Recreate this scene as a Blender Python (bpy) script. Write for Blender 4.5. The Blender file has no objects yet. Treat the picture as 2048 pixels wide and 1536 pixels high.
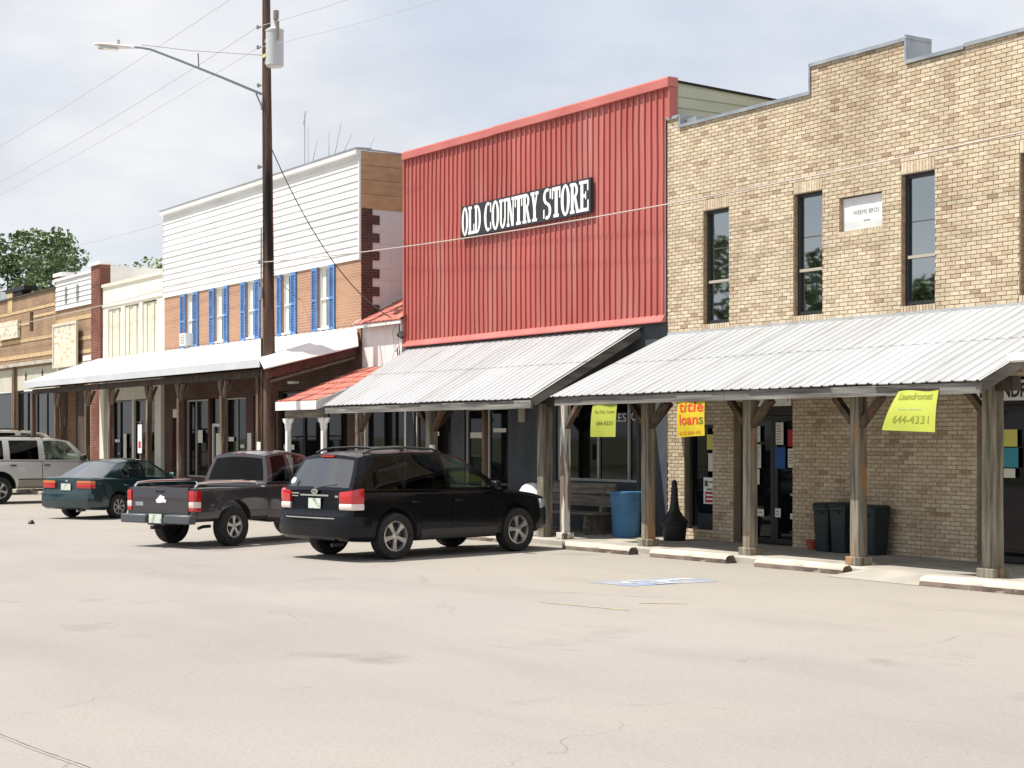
import bpy, bmesh, math, random
from mathutils import Vector, Matrix
import numpy as np
random.seed(7)
R = math.radians
scene = bpy.context.scene
col = scene.collection

# ------------------------------------------------------------------ camera
cd = bpy.data.cameras.new('camera'); cam = bpy.data.objects.new('camera', cd); col.objects.link(cam)
cam.location = (0, 0, 2.05)
cam.rotation_euler = (R(90), 0, R(90 - 32.838))
cd.sensor_width = 36.0; cd.lens = 36.0 * 3260 / 2048
cd.shift_y = 108 / 2048
cd.clip_start = 0.1; cd.clip_end = 6000
scene.camera = cam

# ------------------------------------------------------------------ world, sun, exposure
SUN = Vector((-0.24, -0.45, 1.0)).normalized()
elev = math.asin(SUN.z)
w = bpy.data.worlds.new('World'); scene.world = w; w.use_nodes = True
nt = w.node_tree; nt.nodes.clear()
N = nt.nodes.new; L = nt.links.new
out = N('ShaderNodeOutputWorld'); bg = N('ShaderNodeBackground'); sky = N('ShaderNodeTexSky')
sky.sky_type = 'NISHITA'; sky.sun_disc = False
sky.sun_elevation = elev; sky.sun_rotation = math.atan2(SUN.x, SUN.y)
sky.air_density = 1.0; sky.dust_density = 1.5; sky.ozone_density = 1.0; sky.altitude = 200
tc = N('ShaderNodeTexCoord'); mp = N('ShaderNodeMapping'); mp.inputs['Scale'].default_value = (1.0, 1.0, 2.4)
mp.inputs['Location'].default_value = (0.3, 0.1, 0.4)
n1 = N('ShaderNodeTexNoise'); n1.inputs['Scale'].default_value = 3.4; n1.inputs['Detail'].default_value = 5; n1.inputs['Roughness'].default_value = 0.5
rmp = N('ShaderNodeValToRGB'); rmp.color_ramp.elements[0].position = 0.36; rmp.color_ramp.elements[1].position = 0.58
rmp.color_ramp.elements[0].color = (0.66, 0.66, 0.66, 1); rmp.color_ramp.elements[1].color = (1, 1, 1, 1)
mix = N('ShaderNodeMix'); mix.data_type = 'RGBA'
L(tc.outputs['Generated'], mp.inputs['Vector']); L(mp.outputs['Vector'], n1.inputs['Vector']); L(n1.outputs['Fac'], rmp.inputs['Fac'])
L(rmp.outputs['Color'], mix.inputs['Factor']); L(sky.outputs['Color'], mix.inputs['A'])
n2 = N('ShaderNodeTexNoise'); n2.inputs['Scale'].default_value = 5.0; n2.inputs['Detail'].default_value = 6; n2.inputs['Roughness'].default_value = 0.55
r2 = N('ShaderNodeValToRGB'); r2.color_ramp.elements[0].position = 0.40; r2.color_ramp.elements[1].position = 0.62
r2.color_ramp.elements[0].color = (0.80, 0.83, 0.88, 1); r2.color_ramp.elements[1].color = (0.98, 0.985, 1.0, 1)
cm = N('ShaderNodeMix'); cm.data_type = 'RGBA'; cm.blend_type = 'MULTIPLY'; cm.inputs['Factor'].default_value = 1.0; cm.inputs['B'].default_value = (6.2, 6.2, 6.3, 1)
L(mp.outputs['Vector'], n2.inputs['Vector']); L(n2.outputs['Fac'], r2.inputs['Fac']); L(r2.outputs['Color'], cm.inputs['A']); L(cm.outputs['Result'], mix.inputs['B'])
L(mix.outputs['Result'], bg.inputs['Color']); bg.inputs['Strength'].default_value = 0.1
L(bg.outputs['Background'], out.inputs['Surface'])
sd = bpy.data.lights.new('sun', 'SUN'); sun = bpy.data.objects.new('sun', sd); col.objects.link(sun)
sd.energy = 4.4; sd.angle = R(0.6); sd.color = (1.0, 0.95, 0.86)
sun.rotation_euler = SUN.to_track_quat('Z', 'Y').to_euler(); sun.location = (-30, -30, 60)
scene.view_settings.view_transform = 'Standard'; scene.view_settings.look = 'None'
scene.view_settings.exposure = 0.62; scene.view_settings.gamma = 1.0
scene.view_settings.use_curve_mapping = False
scene.render.engine = 'CYCLES'
scene.cycles.max_bounces = 6; scene.cycles.transparent_max_bounces = 12

# ------------------------------------------------------------------ materials
MATS = {}
def base(name, color, rough=0.6, metal=0.0, spec=0.5, coat=0.0, ior=None):
    m = bpy.data.materials.new(name); m.use_nodes = True
    b = m.node_tree.nodes['Principled BSDF']
    b.inputs['Base Color'].default_value = (*color, 1); b.inputs['Roughness'].default_value = rough
    b.inputs['Metallic'].default_value = metal; b.inputs['Specular IOR Level'].default_value = spec
    b.inputs['Coat Weight'].default_value = coat
    if coat: b.inputs['Coat Roughness'].default_value = 0.04
    if ior: b.inputs['IOR'].default_value = ior
    MATS[name] = m
    return m, b, m.node_tree
def noisy(name, c1, c2, scale=(4, 4, 4), rough=0.7, bump=0.0, detail=6, lo=0.35, hi=0.65, c3=None, scale3=None, lo3=0.6, hi3=0.75, metal=0.0, spec=0.4, bscale=None, coat=0.0):
    """base colour wanders between c1 and c2 by noise; a second noise lays patches of c3; optional fine relief"""
    m, b, t = base(name, c1, rough, metal, spec, coat)
    tc = t.nodes.new('ShaderNodeTexCoord'); mp = t.nodes.new('ShaderNodeMapping'); mp.inputs['Scale'].default_value = scale
    nz = t.nodes.new('ShaderNodeTexNoise'); nz.inputs['Scale'].default_value = 1.0; nz.inputs['Detail'].default_value = detail
    r = t.nodes.new('ShaderNodeValToRGB'); r.color_ramp.elements[0].position = lo; r.color_ramp.elements[1].position = hi
    r.color_ramp.elements[0].color = (*c1, 1); r.color_ramp.elements[1].color = (*c2, 1)
    k = t.links.new
    k(tc.outputs['Object'], mp.inputs['Vector']); k(mp.outputs['Vector'], nz.inputs['Vector']); k(nz.outputs['Fac'], r.inputs['Fac'])
    colour = r.outputs['Color']
    if c3:
        mp3 = t.nodes.new('ShaderNodeMapping'); mp3.inputs['Scale'].default_value = scale3 or scale; mp3.inputs['Location'].default_value = (3.1, 7.7, 1.3)
        n3 = t.nodes.new('ShaderNodeTexNoise'); n3.inputs['Scale'].default_value = 1.0; n3.inputs['Detail'].default_value = 6
        r3 = t.nodes.new('ShaderNodeValToRGB'); r3.color_ramp.elements[0].position = lo3; r3.color_ramp.elements[1].position = hi3
        mx = t.nodes.new('ShaderNodeMix'); mx.data_type = 'RGBA'; mx.inputs['B'].default_value = (*c3, 1)
        k(tc.outputs['Object'], mp3.inputs['Vector']); k(mp3.outputs['Vector'], n3.inputs['Vector']); k(n3.outputs['Fac'], r3.inputs['Fac'])
        k(r3.outputs['Color'], mx.inputs['Factor']); k(colour, mx.inputs['A']); colour = mx.outputs['Result']
    if name in ('red_metal', 'awning_metal', 'white_siding', 'blue_paint', 'wood', 'wood_beam', 'tan_board', 'wood_brown', 'wood_bench', 'galvanised', 'concrete', 'bin_green'):
        oi = t.nodes.new('ShaderNodeObjectInfo'); mr = t.nodes.new('ShaderNodeMapRange'); mr.inputs['To Min'].default_value = 0.90; mr.inputs['To Max'].default_value = 1.05
        vm = t.nodes.new('ShaderNodeVectorMath'); vm.operation = 'SCALE'; k(oi.outputs['Random'], mr.inputs['Value']); k(colour, vm.inputs[0]); k(mr.outputs[0], vm.inputs['Scale']); colour = vm.outputs[0]
    k(colour, b.inputs['Base Color'])
    if bump:
        bp = t.nodes.new('ShaderNodeBump'); bp.inputs['Strength'].default_value = bump; bp.inputs['Distance'].default_value = 0.02
        if bscale:
            nb = t.nodes.new('ShaderNodeTexNoise'); nb.inputs['Scale'].default_value = bscale; nb.inputs['Detail'].default_value = 4
            k(tc.outputs['Object'], nb.inputs['Vector']); k(nb.outputs['Fac'], bp.inputs['Height'])
        else: k(nz.outputs['Fac'], bp.inputs['Height'])
        k(bp.outputs['Normal'], b.inputs['Normal'])
    return m
def flat(name, c, rough=0.6, **kw):
    base(name, c, rough, **kw)
def brickmat(name, c1, c2, mortar, bw, bh, ms=0.012, plane='xz', c3=None):
    """small far bricks, as procedural pattern with relief"""
    m, b, t = base(name, c1, 0.85, spec=0.2)
    k = t.links.new
    tc = t.nodes.new('ShaderNodeTexCoord'); sp = t.nodes.new('ShaderNodeSeparateXYZ'); cb = t.nodes.new('ShaderNodeCombineXYZ')
    k(tc.outputs['Object'], sp.inputs[0]); k(sp.outputs['X' if plane == 'xz' else 'Y'], cb.inputs['X']); k(sp.outputs['Z'], cb.inputs['Y'])
    br = t.nodes.new('ShaderNodeTexBrick'); br.inputs['Scale'].default_value = 1.0; br.inputs['Brick Width'].default_value = bw; br.inputs['Row Height'].default_value = bh
    br.inputs['Mortar Size'].default_value = ms; br.inputs['Color1'].default_value = (*c1, 1); br.inputs['Color2'].default_value = (*c2, 1); br.inputs['Mortar'].default_value = (*mortar, 1)
    k(cb.outputs[0], br.inputs['Vector'])
    nz = t.nodes.new('ShaderNodeTexNoise'); nz.inputs['Scale'].default_value = 0.9; nz.inputs['Detail'].default_value = 7
    k(tc.outputs['Object'], nz.inputs['Vector'])
    r = t.nodes.new('ShaderNodeValToRGB'); r.color_ramp.elements[0].position = 0.4; r.color_ramp.elements[1].position = 0.72
    k(nz.outputs['Fac'], r.inputs['Fac'])
    mx = t.nodes.new('ShaderNodeMix'); mx.data_type = 'RGBA'; mx.inputs['B'].default_value = (*(c3 or c2), 1)
    k(r.outputs['Color'], mx.inputs['Factor']); k(br.outputs['Color'], mx.inputs['A']); k(mx.outputs['Result'], b.inputs['Base Color'])
    bp = t.nodes.new('ShaderNodeBump'); bp.inputs['Strength'].default_value = 0.6; bp.inputs['Distance'].default_value = 0.01; bp.invert = True
    k(br.outputs['Fac'], bp.inputs['Height']); k(bp.outputs['Normal'], b.inputs['Normal'])
def glass(name, tint, refl=1.0, f0=0.05, rough=0.01):
    """tinted see-through sheet with mirror gloss rising towards grazing view, the same from both sides"""
    m = bpy.data.materials.new(name); m.use_nodes = True; t = m.node_tree; t.nodes.clear(); k = t.links.new
    o = t.nodes.new('ShaderNodeOutputMaterial'); mx = t.nodes.new('ShaderNodeMixShader'); tr = t.nodes.new('ShaderNodeBsdfTransparent'); gl = t.nodes.new('ShaderNodeBsdfGlossy'); lw = t.nodes.new('ShaderNodeLayerWeight')
    lw.inputs['Blend'].default_value = 0.5; pw = t.nodes.new('ShaderNodeMath'); pw.operation = 'POWER'; pw.inputs[1].default_value = 4.0; ma = t.nodes.new('ShaderNodeMath'); ma.operation = 'MULTIPLY_ADD'; ma.inputs[1].default_value = 0.9 - f0; ma.inputs[2].default_value = f0
    k(lw.outputs['Facing'], pw.inputs[0]); k(pw.outputs[0], ma.inputs[0]); k(ma.outputs[0], mx.inputs[0])
    tr.inputs['Color'].default_value = (*tint, 1); gl.inputs['Roughness'].default_value = rough; gl.inputs['Color'].default_value = (refl, refl, refl, 1)
    k(tr.outputs[0], mx.inputs[1]); k(gl.outputs[0], mx.inputs[2]); k(mx.outputs[0], o.inputs[0])
    MATS[name] = m

def asphalt():
    m, b, t = base('asphalt', (0.3, 0.28, 0.26), 0.92, spec=0.2)
    k = t.links.new; n = t.nodes.new
    tc = n('ShaderNodeTexCoord')
    def noise(scale, det=5, vec=None, rough=0.55):
        z = n('ShaderNodeTexNoise'); z.inputs['Scale'].default_value = scale; z.inputs['Detail'].default_value = det; z.inputs['Roughness'].default_value = rough
        k(vec or tc.outputs['Object'], z.inputs['Vector']); return z.outputs['Fac']
    def ramp(fac, p0, p1, c0, c1):
        r = n('ShaderNodeValToRGB'); r.color_ramp.elements[0].position = p0; r.color_ramp.elements[1].position = p1
        r.color_ramp.elements[0].color = (*c0, 1); r.color_ramp.elements[1].color = (*c1, 1); k(fac, r.inputs['Fac']); return r.outputs['Color']
    def mixc(f, a, bcol, mode='MIX'):
        x = n('ShaderNodeMix'); x.data_type = 'RGBA'; x.blend_type = mode
        if isinstance(f, float): x.inputs['Factor'].default_value = f
        else: k(f, x.inputs['Factor'])
        k(a, x.inputs['A'])
        if isinstance(bcol, tuple): x.inputs['B'].default_value = (*bcol, 1)
        else: k(bcol, x.inputs['B'])
        return x.outputs['Result']
    big = ramp(noise(0.16, 6), 0.36, 0.64, (0.278, 0.256, 0.246), (0.308, 0.286, 0.272))
    # the parking bays beside the curb are an older, sandier surface than the roadway
    sx = n('ShaderNodeSeparateXYZ'); k(tc.outputs['Object'], sx.inputs[0])
    wob = n('ShaderNodeMath'); wob.operation = 'MULTIPLY_ADD'; wob.inputs[1].default_value = 5.0; k(noise(0.3, 6), wob.inputs[0]); k(sx.outputs['Y'], wob.inputs[2])
    bay = n('ShaderNodeMapRange'); bay.inputs['From Min'].default_value = 12.5; bay.inputs['From Max'].default_value = 16.5; bay.inputs['To Max'].default_value = 0.85; k(wob.outputs[0], bay.inputs['Value'])
    sand = mixc(bay.outputs[0], big, (0.325, 0.30, 0.262))
    warm = mixc(ramp(noise(0.45, 5), 0.52, 0.72, (0, 0, 0), (0.5, 0.5, 0.5)), sand, (0.325, 0.30, 0.262))
    mpx = n('ShaderNodeMapping'); mpx.inputs['Scale'].default_value = (0.22, 0.9, 1); mpx.inputs['Rotation'].default_value = (0, 0, R(12)); k(tc.outputs['Object'], mpx.inputs['Vector'])
    worn = mixc(ramp(noise(1.0, 5, mpx.outputs[0]), 0.50, 0.74, (0, 0, 0), (0.32, 0.32, 0.32)), warm, (0.225, 0.20, 0.196))
    oil = mixc(ramp(noise(0.62, 6), 0.63, 0.76, (0, 0, 0), (0.5, 0.5, 0.5)), worn, (0.15, 0.135, 0.13))
    fine = mixc(ramp(noise(38, 3), 0.3, 0.7, (0.82, 0.82, 0.82), (1.08, 1.08, 1.08)), oil, oil)
    sp = n('ShaderNodeMix'); sp.data_type = 'RGBA'; sp.blend_type = 'MULTIPLY'; sp.inputs['Factor'].default_value = 1.0
    k(oil, sp.inputs['A']); k(ramp(noise(26, 5, None, 0.75), 0.28, 0.68, (0.84, 0.84, 0.85), (1.07, 1.07, 1.06)), sp.inputs['B'])
    # pits and pebbles
    vo = n('ShaderNodeTexVoronoi'); vo.inputs['Scale'].default_value = 9.0; k(tc.outputs['Object'], vo.inputs['Vector'])
    pit = mixc(ramp(vo.outputs['Distance'], 0.05, 0.085, (0.7, 0.7, 0.7), (0, 0, 0)), sp.outputs['Result'], (0.12, 0.11, 0.10))
    # cracks: wobbling cell borders, broken by a mask
    wb = n('ShaderNodeTexNoise'); wb.inputs['Scale'].default_value = 0.8; wb.inputs['Detail'].default_value = 6; k(tc.outputs['Object'], wb.inputs['Vector'])
    ad = n('ShaderNodeVectorMath'); ad.operation = 'MULTIPLY_ADD'; ad.inputs[1].default_value = (1.6, 1.6, 0); k(wb.outputs['Color'], ad.inputs[0]); k(tc.outputs['Object'], ad.inputs[2])
    ve = n('ShaderNodeTexVoronoi'); ve.feature = 'DISTANCE_TO_EDGE'; ve.inputs['Scale'].default_value = 0.27; k(ad.outputs[0], ve.inputs['Vector'])
    crack = ramp(ve.outputs['Distance'], 0.0012, 0.0040, (0.5, 0.5, 0.5), (0, 0, 0))
    msk = ramp(noise(0.5, 4), 0.48, 0.58, (0, 0, 0), (1, 1, 1))
    cm = n('ShaderNodeMix'); cm.data_type = 'RGBA'; cm.blend_type = 'MULTIPLY'; cm.inputs['Factor'].default_value = 1.0; k(crack, cm.inputs['A']); k(msk, cm.inputs['B'])
    fin = mixc(cm.outputs['Result'], pit, (0.10, 0.09, 0.085))
    k(fin, b.inputs['Base Color'])
    bp = n('ShaderNodeBump'); bp.inputs['Strength'].default_value = 0.35; bp.inputs['Distance'].default_value = 0.012
    k(noise(22, 6, None, 0.7), bp.inputs['Height']); k(bp.outputs['Normal'], b.inputs['Normal'])
asphalt()
noisy('sidewalk', (0.30, 0.28, 0.25), (0.42, 0.39, 0.34), (1.2, 1.2, 1.2), 0.9, 0.25, c3=(0.16, 0.15, 0.14), scale3=(0.8, 2.0, 1), bscale=30)
noisy('concrete', (0.42, 0.38, 0.32), (0.55, 0.51, 0.44), (2.5, 2.5, 2.5), 0.9, 0.4, c3=(0.22, 0.19, 0.17), scale3=(3, 3, 6), bscale=25)
noisy('brown_concrete', (0.085, 0.062, 0.052), (0.19, 0.15, 0.125), (4, 4, 9), 0.9, 0.4, c3=(0.34, 0.29, 0.23), scale3=(6, 6, 6), lo3=.62, hi3=.7, bscale=25)
noisy('far_ground', (0.10, 0.13, 0.05), (0.17, 0.17, 0.10), (0.05, 0.05, 0.05), 0.95)
noisy('wood', (0.10, 0.088, 0.068), (0.31, 0.285, 0.225), (14, 14, 1.1), 0.85, 0.5, c3=(0.36, 0.19, 0.085), scale3=(5, 5, 0.9), lo3=0.60, hi3=0.68)
noisy('wood_beam', (0.085, 0.08, 0.078), (0.23, 0.22, 0.20), (0.9, 14, 14), 0.85, 0.5, c3=(0.36, 0.35, 0.33), scale3=(0.7, 5, 18), lo3=0.56, hi3=0.66)
noisy('wood_rake', (0.085, 0.08, 0.078), (0.22, 0.20, 0.18), (14, 0.9, 8), 0.85, 0.5)
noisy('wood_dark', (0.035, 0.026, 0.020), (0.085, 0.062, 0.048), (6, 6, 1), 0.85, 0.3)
noisy('wood_brown', (0.085, 0.05, 0.034), (0.16, 0.10, 0.068), (9, 9, 1), 0.8, 0.3, c3=(0.27, 0.22, 0.17), scale3=(6, 6, 0.9), lo3=0.56, hi3=0.7)
noisy('wood_red', (0.07, 0.027, 0.023), (0.13, 0.055, 0.045), (3, 3, 3), 0.7)
noisy('wood_peeling', (0.55, 0.55, 0.50), (0.68, 0.68, 0.62), (3, 3, 1), 0.75, 0.3, c3=(0.19, 0.14, 0.11), scale3=(12, 12, 1.4), lo3=0.47, hi3=0.55)
noisy('wood_bench', (0.11, 0.098, 0.082), (0.23, 0.21, 0.18), (1.5, 12, 12), 0.85, 0.4)
noisy('awning_metal', (0.405, 0.42, 0.44), (0.455, 0.468, 0.485), (0.7, 0.7, 0.7), 0.45, 0.05, metal=0.1, c3=(0.33, 0.335, 0.335), scale3=(4.5, 0.45, 1), lo3=.54, hi3=.74, spec=0.5)
noisy('white_metal', (0.74, 0.74, 0.73), (0.83, 0.83, 0.82), (1, 1, 1), 0.5)
noisy('galvanised', (0.27, 0.30, 0.34), (0.42, 0.45, 0.48), (2, 2, 2), 0.5, metal=0.5)
noisy('red_metal', (0.42, 0.105, 0.092), (0.475, 0.135, 0.118), (0.5, 0.5, 0.35), 0.5, spec=0.35, c3=(0.50, 0.19, 0.17), scale3=(2.2, 1.5, 0.25), lo3=.50, hi3=.72)
noisy('red_trim', (0.45, 0.125, 0.11), (0.52, 0.165, 0.145), (1, 1, 1), 0.45)
noisy('red_roof', (0.38, 0.105, 0.075), (0.47, 0.175, 0.135), (5, 5, 5), 0.6, c3=(0.30, 0.075, 0.055), scale3=(2.5, 2.5, 2.5))
noisy('white_siding', (0.70, 0.70, 0.69), (0.80, 0.80, 0.79), (0.6, 0.6, 3), 0.55)
noisy('white_paint', (0.70, 0.69, 0.68), (0.80, 0.79, 0.78), (1.5, 1.5, 1.5), 0.7, 0.1)
noisy('cream_paint', (0.68, 0.65, 0.55), (0.76, 0.73, 0.64), (1.0, 1.0, 0.5), 0.75)
noisy('beige_paint', (0.57, 0.53, 0.43), (0.66, 0.62, 0.52), (2, 2, 0.7), 0.8)
noisy('beige_panel', (0.47, 0.45, 0.37), (0.55, 0.53, 0.44), (1.5, 1.5, 1.5), 0.8)
noisy('green_siding', (0.42, 0.45, 0.35), (0.52, 0.54, 0.45), (0.6, 0.6, 2.5), 0.8)
noisy('tan_board', (0.42, 0.24, 0.13), (0.50, 0.31, 0.18), (3, 3, 8), 0.8)
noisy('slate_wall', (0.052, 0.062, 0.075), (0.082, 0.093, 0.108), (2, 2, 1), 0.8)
noisy('stone_band', (0.48, 0.33, 0.17), (0.60, 0.45, 0.27), (3, 3, 3), 0.85)
noisy('roof_gray', (0.30, 0.33, 0.36), (0.38, 0.41, 0.44), (1, 1, 1), 0.6)
noisy('blue_paint', (0.075, 0.19, 0.44), (0.11, 0.26, 0.55), (4, 4, 4), 0.6)
noisy('deep_blue', (0.015, 0.03, 0.10), (0.025, 0.045, 0.14), (2, 2, 2), 0.5)
noisy('pole_wood', (0.055, 0.032, 0.024), (0.15, 0.095, 0.07), (13, 13, 0.55), 0.9, 0.4, c3=(0.016, 0.013, 0.012), scale3=(4, 4, 0.35), lo3=0.5, hi3=0.62)
noisy('bark', (0.06, 0.045, 0.03), (0.13, 0.10, 0.075), (5, 5, 1), 0.95, 0.4)
noisy('mortar', (0.27, 0.215, 0.15), (0.35, 0.28, 0.20), (3, 3, 3), 0.95, 0.3, bscale=40)
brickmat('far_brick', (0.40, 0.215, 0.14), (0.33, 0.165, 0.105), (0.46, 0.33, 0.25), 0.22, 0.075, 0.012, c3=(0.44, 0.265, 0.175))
brickmat('brown_brick', (0.29, 0.18, 0.115), (0.20, 0.12, 0.08), (0.36, 0.27, 0.19), 0.22, 0.075, 0.012, c3=(0.40, 0.27, 0.17))
brickmat('pilaster_brick', (0.23, 0.08, 0.055), (0.13, 0.05, 0.04), (0.28, 0.17, 0.13), 0.22, 0.09, 0.012)
brickmat('side_brick', (0.14, 0.06, 0.05), (0.075, 0.035, 0.033), (0.15, 0.10, 0.095), 0.22, 0.075, 0.012, plane='yz')
noisy('brick_jamb', (0.30, 0.20, 0.13), (0.46, 0.34, 0.21), (6, 6, 14), 0.9)
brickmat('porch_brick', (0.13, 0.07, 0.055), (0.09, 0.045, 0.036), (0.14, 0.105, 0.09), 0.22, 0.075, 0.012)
brickmat('side_block', (0.70, 0.665, 0.665), (0.68, 0.645, 0.65), (0.645, 0.61, 0.615), 0.6, 0.32, 0.008, plane='yz')
flat('dark_frame', (0.018, 0.02, 0.022), 0.4); flat('light_frame', (0.42, 0.42, 0.40), 0.5); flat('white_frame', (0.72, 0.72, 0.70), 0.5)
flat('rail_beige', (0.40, 0.36, 0.30), 0.5)
flat('pane_dark', (0.36, 0.40, 0.41), 0.02, metal=1.0)
flat('pane_shop', (0.004, 0.005, 0.006), 0.03, spec=0.28, ior=1.45)
flat('black', (0.012, 0.012, 0.013), 0.5); flat('black_matt', (0.015, 0.015, 0.016), 0.9); flat('interior', (0.03, 0.03, 0.032), 0.9)
flat('sign_black', (0.022, 0.022, 0.030), 0.6); flat('sign_white', (0.80, 0.80, 0.80), 0.6); flat('paper', (0.68, 0.68, 0.62), 0.8); flat('paper_yellow', (0.62, 0.60, 0.14), 0.8); flat('paper_teal', (0.05, 0.28, 0.36), 0.8)
flat('paper_red', (0.42, 0.03, 0.06), 0.8); flat('paper_blue', (0.02, 0.09, 0.30), 0.8); flat('ink', (0.03, 0.03, 0.03), 0.8); flat('ink_grey', (0.22, 0.23, 0.24), 0.8)
flat('ink_pale', (0.33, 0.42, 0.18), 0.8); flat('ink_green', (0.10, 0.14, 0.015), 0.8); flat('ink_red', (0.55, 0.03, 0.015), 0.7); flat('ink_olive', (0.20, 0.24, 0.02), 0.8); flat('ink_orange', (0.50, 0.16, 0.01), 0.8)
noisy('plaque', (0.62, 0.64, 0.65), (0.72, 0.73, 0.74), (3, 3, 3), 0.7)
flat('steel', (0.45, 0.46, 0.47), 0.35, metal=0.8); flat('arm_steel', (0.28, 0.32, 0.36), 0.45, metal=0.5); flat('transformer_grey', (0.50, 0.52, 0.54), 0.5); flat('ceramic', (0.25, 0.22, 0.20), 0.3)
flat('cable', (0.05, 0.05, 0.055), 0.7); flat('cable_pale', (0.45, 0.38, 0.34), 0.6); flat('wire_grey', (0.42, 0.43, 0.45), 0.6)
noisy('barrel_blue', (0.045, 0.16, 0.32), (0.065, 0.21, 0.39), (3, 3, 3), 0.5)
noisy('bin_green', (0.009, 0.020, 0.023), (0.016, 0.030, 0.034), (3, 3, 3), 0.5)
noisy('leaf', (0.075, 0.12, 0.045), (0.15, 0.20, 0.08), (0.9, 0.9, 0.9), 0.6, c3=(0.16, 0.20, 0.07), scale3=(2, 2, 2))
noisy('leaf_pale', (0.11, 0.16, 0.04), (0.20, 0.25, 0.09), (0.9, 0.9, 0.9), 0.6)
flat('twig', (0.20, 0.18, 0.16), 0.9)
def cloth(name, c, tr):
    m, b, t = base(name, c, 0.55, spec=0.3)
    td = t.nodes.new('ShaderNodeBsdfTranslucent'); td.inputs['Color'].default_value = (*c, 1)
    mx = t.nodes.new('ShaderNodeMixShader'); mx.inputs[0].default_value = tr
    o = t.nodes['Material Output']; t.links.new(b.outputs[0], mx.inputs[1]); t.links.new(td.outputs[0], mx.inputs[2]); t.links.new(mx.outputs[0], o.inputs[0])
cloth('banner_lime', (0.50, 0.56, 0.09), 0.3); cloth('banner_yellow', (0.72, 0.55, 0.03), 0.3)
noisy('street_blue', (0.27, 0.30, 0.37), (0.17, 0.25, 0.41), (1.6, 1.6, 1), 0.9, c3=(0.34, 0.30, 0.27), scale3=(4, 4, 1), lo3=0.45, hi3=0.62)
noisy('street_white', (0.56, 0.56, 0.56), (0.30, 0.31, 0.34), (5, 5, 1), 0.9, lo=.45, hi=.6)
noisy('street_yellow', (0.40, 0.33, 0.17), (0.29, 0.265, 0.235), (6, 6, 1), 0.9, lo=0.36, hi=0.54)
# cars
def paint(name, c, rough=0.3, metal=0.0, coat=1.0): base(name, c, rough, metal, 0.5, coat)
base('paint_black', (0.0035, 0.0042, 0.007), .22, 0, .22, .12); paint('paint_green', (0.006, 0.030, 0.036), 0.3, 0.2); paint('paint_grey', (0.040, 0.037, 0.045), 0.35, 0.3)
paint('paint_silver', (0.54, 0.53, 0.51), 0.35, 0.2); paint('paint_cream', (0.62, 0.58, 0.50), 0.35); paint('paint_tan', (0.22, 0.20, 0.17), 0.45, 0.2); paint('paint_white', (0.75, 0.75, 0.74), 0.3)
noisy('tyre', (0.014, 0.014, 0.015), (0.030, 0.030, 0.031), (20, 20, 20), 0.85, 0.2)
flat('alloy', (0.55, 0.55, 0.54), 0.28, metal=0.85); flat('chrome', (0.75, 0.76, 0.78), 0.12, metal=1.0); flat('plastic', (0.035, 0.035, 0.038), 0.6); flat('bumper_grey', (0.075, 0.085, 0.095), 0.5)
flat('lamp_red', (0.50, 0.008, 0.012), 0.15, coat=1.0); flat('lamp_clear', (0.72, 0.62, 0.58), 0.15, coat=1.0); flat('lamp_amber', (0.62, 0.16, 0.03), 0.15, coat=1.0); flat('lamp_head', (0.55, 0.57, 0.58), 0.1, coat=1.0)
noisy('plate', (0.62, 0.66, 0.60), (0.22, 0.36, 0.24), (9, 9, 9), 0.5, lo=0.5, hi=0.62)
glass('glass_sky', (0.10, 0.12, 0.14), 1.0, .38); glass('glass_light', (0.62, 0.72, 0.68), .8, .05); glass('glass_tint', (0.03, 0.032, 0.036), .55, .04); glass('glass_rear', (0.10, 0.11, 0.125), 1.0, .22)
flat('seat', (0.055, 0.055, 0.06), 0.9); flat('seat_grey', (0.16, 0.16, 0.165), 0.9)

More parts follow.
